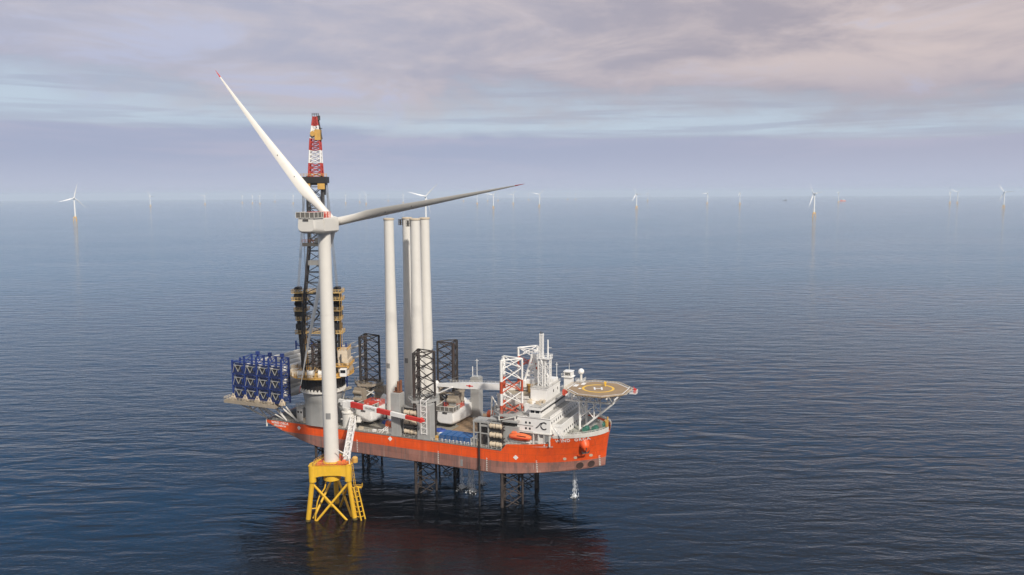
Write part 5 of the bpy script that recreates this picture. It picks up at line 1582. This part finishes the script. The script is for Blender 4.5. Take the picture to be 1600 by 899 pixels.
def deck_nacelles():
    for x, y, lab, ln in ((-61.2, 4.0, 'white nacelle with round blade openings, on deck behind the red and white boom', 0), (-29.6, 13.6, 'white nacelle with red railings on timber, beside the far middle leg', 1)):
        t = thing('nacelle', lab, 'nacelle', (x, y, ZD), M_SHIP, 'nacelles waiting on deck')
        M = Matrix.Translation((x, y, ZD + 1.15)) @ Matrix.Rotation(R(90), 4, 'Z')
        nacelle_parts(t, M, 7.4, 5.6, -13.2, 0.0, white)
        # hub at the far end with the round openings for the blades
        hub = Vector((x, y + 6.4, ZD + 4.9))
        part('hub', MB().sphere(hub, 2.5, 12), white, t, True)
        for sg in (-1, 1):
            a = Vector((sg * 0.88, -0.18, 0.44))
            q = MB(); q.tube(hub + a * 1.6, hub + a * 4.0, 2.0, 20); o = part('blade_socket', q, white, t, True)
            part('socket_opening', MB().tube(hub + a * 4.01, hub + a * 4.06, 1.62, 20), blade_dark, o)
        fr = MB()
        for yy in (-9.0, -3.0, 2.5): fr.box(x - 2.4, x + 2.4, y + yy - 0.4, y + yy + 0.4, ZD + 0.52 if x > -38 else ZD + 0.03, ZD + 1.2)
        part('sea_fastening', fr, dgrey, t)


deck_nacelles()


def containers():
    names = ['first of the row, nearest the grey jack house', 'second of the row from the grey jack house', 'third, in the middle of the blue ones', 'fourth of the row, second nearest the grey one', 'fifth of the row, touching the grey container']
    first = None
    def cont(x, mt, lab, group):
        t = thing('shipping_container', lab, 'container', (x, -11.6, ZD + 0.03), M_SHIP, group)
        m = MB(); L, W, H = 3.03, 1.16, 2.55
        z0 = ZD + 0.05
        # corrugated sides
        n = 22
        prof = []
        for k in range(n + 1):
            yy = -L + 2 * L * k / n; prof.append((0.0 if k % 2 else 0.06, yy))
        for sg in (-1, 1):
            pts = [(x + sg * (W - d), -11.6 + yy) for d, yy in prof]
            m.add([(a, b, z0 + 0.1) for a, b in pts] + [(a, b, z0 + H - 0.1) for a, b in pts], [(k, k + 1, n + 2 + k, n + 1 + k) for k in range(n)])
        m.box(x - W + 0.08, x + W - 0.08, -11.6 - L + 0.08, -11.6 + L - 0.08, z0 + 0.12, z0 + H - 0.04)
        part('body', m, mt, t)
        f = MB()
        for sx in (-1, 1):
            for sy in (-1, 1): f.box(x + sx * W - 0.07, x + sx * W + 0.07, -11.6 + sy * L - 0.07, -11.6 + sy * L + 0.07, z0, z0 + H)
        for sy in (-1, 1):
            for z in (z0 + 0.02, z0 + H - 0.14): f.box(x - W - 0.06, x + W + 0.06, -11.6 + sy * L - 0.06, -11.6 + sy * L + 0.06, z, z + 0.12)
        for sx in (-1, 1):
            for z in (z0 + 0.03, z0 + H - 0.13): f.box(x + sx * W - 0.05, x + sx * W + 0.05, -11.6 - L, -11.6 + L, z, z + 0.1)
        part('corner_frame', f, mt, t)
        d = MB()
        for q in (-0.72, -0.28, 0.28, 0.72): d.tube((x + q, -11.6 - L - 0.02, z0 + 0.2), (x + q, -11.6 - L - 0.02, z0 + H - 0.2), 0.035, 5)
        part('door_bar', d, midgrey, t)
        return t
    for k, nm in enumerate(names):
        x = -22.8 + 2.62 * k
        if first is None:
            first = cont(x, contblue, 'blue shipping container, ' + nm, 'blue containers in a row')
        else:
            c = copy_tree(first); c.matrix_world = M_SHIP @ Matrix.Translation((x, -11.6, ZD + 0.03)); c['label'] = 'blue shipping container, ' + nm
    cont(-22.8 + 2.62 * 5, offwhite, 'light grey shipping container at the right end of the blue row', None)


containers()


# ------------------------------------------------------------------ lifeboat, gangway, deck gear
def small_things():
    t = thing('lifeboat', 'orange enclosed lifeboat hung below the white side wall of the deckhouse', 'lifeboat', (8.6, -14.3, 25.2))
    rings = []
    for k in range(15):
        f = k / 14; x = 4.6 + 8.2 * f
        s = math.sin(math.pi * min(1, max(0, 0.06 + 0.88 * f))) ** 0.42
        rings.append([(x, -14.2 + 1.5 * s * math.cos(a * math.pi / 10), 27.2 + (1.35 if math.sin(a * math.pi / 10) > 0 else 1.5) * s * math.sin(a * math.pi / 10)) for a in range(20)])
    part('boat_hull', MB().loft(rings), boatorange, t, True)
    part('steering_cupola', MB().loft([[(5.4 + (0.3 if k else 0), -15.0 + (0.2 if k else 0), 28.3 + k), (7.4 - (0.3 if k else 0), -15.0 + (0.2 if k else 0), 28.3 + k), (7.4 - (0.3 if k else 0), -13.4 - (0.2 if k else 0), 28.3 + k), (5.4 + (0.3 if k else 0), -13.4 - (0.2 if k else 0), 28.3 + k)] for k in (0, 0.7)]), boatorange, t)
    part('fender_strip', MB().box(5.0, 12.4, -15.74, -15.66, 26.9, 27.15), red, t)
    part('window', MB().box(7.9, 11.4, -15.62, -15.5, 27.75, 28.0), glass, t)
    single('davit', MB().beam((5.2, -13.0, 24.45), (5.2, -13.2, 25.7), 0.5).beam((11.8, -13.0, 24.45), (11.8, -13.2, 25.7), 0.5).box(4.8, 12.4, -14.6, -12.8, 25.4, 25.68), white, 'white cradle frame under the orange lifeboat', 'boat cradle', (8.5, -13.5, 24.45))
    # gangway from the ship to the turbine
    a = M_SHIP @ Vector((-66.6, -15.2, 27.0)); b = Vector((TX + 5.2, TY - 0.6, 21.9))
    a = M_SHIP @ Vector((-62.6, -14.2, 26.2))
    t = thing('gangway', 'white lattice gangway between the yellow turbine platform and the ship deck', 'gangway', tuple(b), M_WORLD)
    d = (b - a).normalized(); s = d.cross(Vector((0, 0, 1))).normalized(); u = s.cross(d)
    n = 9; m = MB()
    P = lambda k, i, j: a.lerp(b, k / n) + s * (0.95 * i) + u * (1.0 * j)
    lv = [[P(k, -1, -1), P(k, 1, -1), P(k, 1, 1), P(k, -1, 1)] for k in range(n + 1)]
    lattice(m, lv, 0.11, 'z')
    for i in range(4):
        for k in range(n): m.tube(lv[k][i], lv[k + 1][i], 0.2, 6)
    part('truss', m, white, t)
    m = MB(); m.loft([[P(k, -0.8, -0.8), P(k, 0.8, -0.8), P(k, 0.8, -0.9), P(k, -0.8, -0.9)] for k in (0, n)])
    part('walkway', m, offwhite, t)
    c = M_SHIP @ Vector((-62.6, -13.2, 0))
    m = MB().tube((c.x, c.y, ZD + 0.05), (c.x, c.y, 24.6), 0.6, 10); m.box(c.x - 1.4, c.x + 2.6, c.y - 1.2, c.y + 1.2, 24.6, 25.0); m.box(c.x + 1.0, c.x + 2.4, c.y - 0.7, c.y + 0.7, 25.02, 26.6)
    part('support_tower', m, offwhite, t)
    # blue sheeting by the aft nacelle
    m = MB(); N = 12; g = []
    rnd = random.Random(3)
    hgt = [[0.0 if i in (0, N) or j in (0, N) else 0.35 + rnd.random() * 0.9 for j in range(N + 1)] for i in range(N + 1)]
    pts = [(-57.0 + 8.6 * i / N + 0.4 * math.sin(j), -4.0 + 5.4 * j / N + 0.5 * math.sin(i * 1.3), ZD + 0.05 + hgt[i][j]) for i in range(N + 1) for j in range(N + 1)]
    m.add(pts, [(i * (N + 1) + j, (i + 1) * (N + 1) + j, (i + 1) * (N + 1) + j + 1, i * (N + 1) + j + 1) for i in range(N) for j in range(N)])
    single('tarpaulin', m, tarpblue, 'crumpled blue tarpaulin on deck right of the aft nacelle', 'tarpaulin', (-53, -1.5, ZD), smooth=True)
    m = MB(); rnd = random.Random(5)
    hgt = [[0.0 if i in (0, N) or j in (0, N) else 0.3 + rnd.random() * 0.6 for j in range(N + 1)] for i in range(N + 1)]
    pts = [(-35.2 + 8.0 * i / N, -5.4 + 3.6 * j / N + 0.3 * math.sin(i * 1.1), ZD + 0.05 + hgt[i][j]) for i in range(N + 1) for j in range(N + 1)]
    m.add(pts, [(i * (N + 1) + j, (i + 1) * (N + 1) + j, (i + 1) * (N + 1) + j + 1, i * (N + 1) + j + 1) for i in range(N) for j in range(N)])
    single('tarpaulin', m, tarpblue, 'low dark blue tarpaulin in front of the nacelle with red railings', 'tarpaulin', (-31, -3.6, ZD), smooth=True)
    # orange winch near the tall grey casing
    t = thing('tugger_winch', 'orange winch on a white stand left of the near grey jack house', 'winch', (-47.0, -13.0, ZD))
    part('drum', MB().tube((-47.8, -12.6, 25.2), (-45.9, -12.6, 25.2), 1.15, 14).tube((-48.0, -12.6, 25.2), (-47.8, -12.6, 25.2), 1.4, 14).tube((-45.9, -12.6, 25.2), (-45.7, -12.6, 25.2), 1.4, 14), boatorange, t, True)
    part('stand', MB().box(-48.4, -45.4, -13.6, -11.6, ZD + 0.03, 23.7).beam((-50.6, -14.6, ZD + 0.1), (-47.4, -14.2, 24.6), 0.3).beam((-49.2, -15.0, ZD + 0.1), (-46.6, -14.2, 24.6), 0.3).beam((-50.8, -14.6, ZD + 1.2), (-46.6, -14.4, ZD + 1.4), 0.3), white, t)
    # forward deck machinery
    for x, y, lab in ((27.6, 0.6, 'green mooring winch at the foot of the helideck strut'), (30.6, 2.2, 'green mooring winch in the middle of the foredeck'), (31.6, 7.2, 'green mooring winch far across the foredeck')):
        t = thing('mooring_winch', lab, 'winch', (x + 1.5, y - 2, 27.6), M_SHIP, 'mooring winches on the foredeck')
        x += 1.5; y -= 2
        part('drum', MB().tube((x, y - 1.2, 28.8), (x, y + 1.2, 28.8), 0.7, 12).tube((x, y - 1.3, 28.8), (x, y - 1.15, 28.8), 1.1, 14).tube((x, y + 1.15, 28.8), (x, y + 1.3, 28.8), 1.1, 14).tube((x, y + 1.5, 28.8), (x, y + 2.2, 28.8), 0.4, 10), green, t, True)
        part('winch_bed', MB().box(x - 0.9, x + 0.9, y - 1.5, y + 1.5, 27.62, 27.95).box(x - 1.4, x - 0.6, y + 0.2, y + 1.2, 27.95, 29.3), dgrey, t)
    for x, y, lab in ((24.8, -5.0, 'grey twin bollard near the white stair on the foredeck'), (27.0, -7.6, 'grey twin bollard close to the near bow rail'), (33.2, -1.8, 'grey twin bollard near the stem'), (29.5, 12.5, 'grey twin bollard by the far bow rail')):
        t = thing('bollard', lab, 'bollard', (x, y, 27.6), M_SHIP, 'bollards on the foredeck')
        part('bed', MB().box(x - 1.0, x + 1.0, y - 0.4, y + 0.4, 27.62, 27.8), dgrey, t)
        for d in (-0.55, 0.55): part('post', MB().lathe([(0.28, 27.8), (0.28, 28.6), (0.38, 28.65), (0.38, 28.8)], (x + d, y, 0), 10), midgrey, t, True)
    single('anchor_windlass', MB().tube((32.6, 4.0, 28.9), (32.6, 6.4, 28.9), 0.9, 14).box(31.8, 33.4, 3.7, 6.7, 27.62, 28.2).tube((32.6, 3.6, 28.9), (32.6, 3.9, 28.9), 1.2, 14), midgrey, 'grey anchor windlass near the tip of the bow', 'windlass', (32.6, 5, 27.6))
    t = thing('crash_rescue_post', 'pale yellow post and frame at the bow rail under the helideck', 'post', (34.6, 5.6, 27.6))
    part('post', MB().tube((35.0, 6.2, 27.62), (35.0, 6.2, 32.0), 0.32, 8), dyellow, t)
    part('frame', MB().box(33.0, 34.2, 7.6, 9.8, 27.62, 29.8), dyellow, t, bevel=0.1)
    # orange rescue boat and dark netting on the far deck edge
    t = thing('rescue_boat', 'orange rescue boat at the far deck edge behind the near grey drive frame', 'boat', (-14.0, 16.0, ZD))
    rings = []
    for k in range(9):
        f = k / 8; x = -17.6 + 6.6 * f; s = (1 - max(0, f - 0.55) ** 2 * 3.2) if f > 0.55 else 1
        rings.append([(x, 15.2 + 1.7 * s * math.cos(a * math.pi / 8), 25.2 + 1.6 * s * math.sin(a * math.pi / 8)) for a in range(16)])
    part('boat_hull', MB().loft(rings), boatorange, t, True)
    part('wheel_console', MB().box(-14.6, -13.6, 14.8, 15.8, 26.6, 27.8), dgrey, t)
    part('cradle', MB().box(-17.2, -16.7, 13.8, 16.6, ZD + 0.05, 24.2).box(-13.2, -12.7, 13.8, 16.6, ZD + 0.05, 24.2), grey, t)
    m = MB(); m.box(-19.6, -8.4, 23.3, 23.9, ZD + 0.4, 25.4)
    for k in range(12): m.tube((-19.4 + k, 23.2, 25.4 + 0.3 * math.sin(k * 2.1)), (-18.6 + k, 23.6, 25.6 + 0.4 * math.sin(k * 1.7)), 0.5, 6)
    single('fender_net', m, black, 'black fender netting along the far deck edge', 'fender net', (-14, 23.6, ZD))
    # crates and skips along the deck
    rnd = random.Random(11)
    CR = [(-9.0, -13.6, 1.0, 0.8, 1.3, cream, 'small cream box right of the grey container'), (-8.3, -11.2, 1.1, 1.0, 2.0, midgrey, 'grey cabinet behind the small cream box right of the containers'),
          (-25.2, -14.4, 0.5, 0.5, 1.5, dyellow, 'yellow locker between jack house and blue containers'), (-24.6, -12.2, 0.6, 0.7, 2.2, white, 'narrow white cabinet left of the blue containers'),
          (-84.9, -13.8, 1.2, 1.4, 1.9, cream, 'cream machine block beside the crane pedestal'), (-85.4, -11.0, 1.0, 1.2, 3.6, midgrey, 'grey tank left of the crane pedestal'),
          (-93.6, -9.0, 1.6, 2.2, 1.8, dgrey, 'dark winch house on the stern deck'), (-97.8, -6.0, 1.6, 1.8, 1.5, dgrey, 'dark crate at the stern end of the deck'),
          (-59.5, -13.6, 0.9, 0.6, 0.8, cream, 'low cream crate on the empty near deck'), (-53.2, -13.8, 0.7, 0.5, 0.6, white, 'small white crate on the empty near deck'),
          (-14.0, 9.8, 1.2, 1.0, 1.6, boatorange, 'orange skip on the timber deck behind the containers'), (-7.0, -5.6, 1.4, 1.2, 1.7, boatorange, 'orange crate left of the near red and white leg'),
          (-55.2, 3.6, 1.0, 0.9, 2.6, cream, 'cream valve block by the leftmost standing tower'), (3.9, -13.2, 0.45, 0.5, 3.2, railred, 'red locker left of the orange lifeboat')]
    for x, y, a, b, h, mt, lab in CR:
        z0 = ZD + (0.4 if mt is boatorange and y > 0 or (x > -25 and y > -8 and x < -9) else 0.05)
        if x > 3.4: z0 = 24.47
        t = thing('deck_box', lab, 'deck box', (x, y, z0))
        part('body', MB().box(x - a, x + a, y - b, y + b, z0, z0 + h), mt, t, bevel=0.06)
        part('lid', MB().box(x - a - 0.06, x + a + 0.06, y - b - 0.06, y + b + 0.06, z0 + h + 0.01, z0 + h + 0.12), mt, t)
    # air pipes along the near rail
    n0 = None
    for k in range(9):
        x = -22.5 + 1.55 * k
        t = thing('air_pipe', 'white mushroom air pipe at the near rail in front of the containers', 'air pipe', (x, -15.3, ZD), M_SHIP, 'air pipes along the near rail') if n0 is None else None
        if n0 is None:
            part('pipe', MB().tube((x, -15.3, ZD + 0.03), (x, -15.3, ZD + 0.9), 0.16, 8), offwhite, t); part('cap', MB().sphere((x, -15.3, ZD + 1.0), 0.24, 6), offwhite, t, True); n0 = t
        else:
            c = copy_tree(n0); c.matrix_world = M_SHIP @ Matrix.Translation((x, -15.3, ZD))
    # deck hoses and cables aft
    m = MB()
    for k in range(5):
        pts = [(-96 + 1.6 * q + rnd.random(), -7 + 2.2 * math.sin(q * 0.8 + k) + k * 1.2, ZD + 0.3 + 0.15 * k) for q in range(9)]; m.path(pts, 0.28, 6)
    single('hose_pile', m, black, 'tangle of black hoses on the stern deck', 'hoses', (-90, -5, ZD))


small_things()


def water_streams():
    lst = [(-20.8, -3.0, 0.6, 'falling white water left one of the cluster under the hull', 12.9), (-18.6, -0.6, 0.45, 'thin second stream of the cluster under the hull', 12.9), (-15.2, -5.0, 0.6, 'stream of the cluster falling nearest the camera with a round splash', 12.9),
           (-15.6, 4.0, 0.4, 'thin rearmost stream of the cluster under the hull', 12.9), (22.7, 4.6, 0.5, 'single white stream falling from the bow with its splash', 13.9)]
    rnd = random.Random(2)
    for x, y, r, lab, zt in lst:
        t = thing('water_stream', lab, 'water stream', (x, y, 0), M_SHIP)
        m = MB()
        for q in range(16):       # falling strands that break up on the way down
            ox, oy = rnd.gauss(0, r * 0.35), rnd.gauss(0, r * 0.35)
            z = zt - 0.05; sx_, sy_ = rnd.gauss(0, 0.45), rnd.gauss(0, 0.45)
            while z > 0.6:
                L = rnd.uniform(0.6, 2.6); z2 = max(0.4, z - L)
                f0, f1 = 1 - z / zt, 1 - z2 / zt
                m.tube((x + ox + sx_ * f0, y + oy + sy_ * f0, z), (x + ox + sx_ * f1, y + oy + sy_ * f1, z2), rnd.uniform(0.03, 0.08), 5)
                z = z2 - rnd.uniform(0.2, 1.6)
        part('jet', m, spray_m, t, True)['kind'] = 'stuff'
        sp = MB(); big = 1.5 if x < 0 else 0.85
        for q in range(150):
            rr = abs(rnd.gauss(0, 1.0)) * big; a = rnd.uniform(0, 6.283)
            h = abs(rnd.gauss(0, 0.7)) * math.exp(-(rr / big) ** 2)
            k = rnd.uniform(0.06, 0.26) * (1.3 if rr < big else 0.8)
            sp.sphere((x + rr * math.cos(a), y + rr * math.sin(a) * 1.1, 0.1 + h), k, 4, sz=rnd.uniform(0.25, 0.7))
        part('splash', sp, spray_m, t, True)['kind'] = 'stuff'


water_streams()
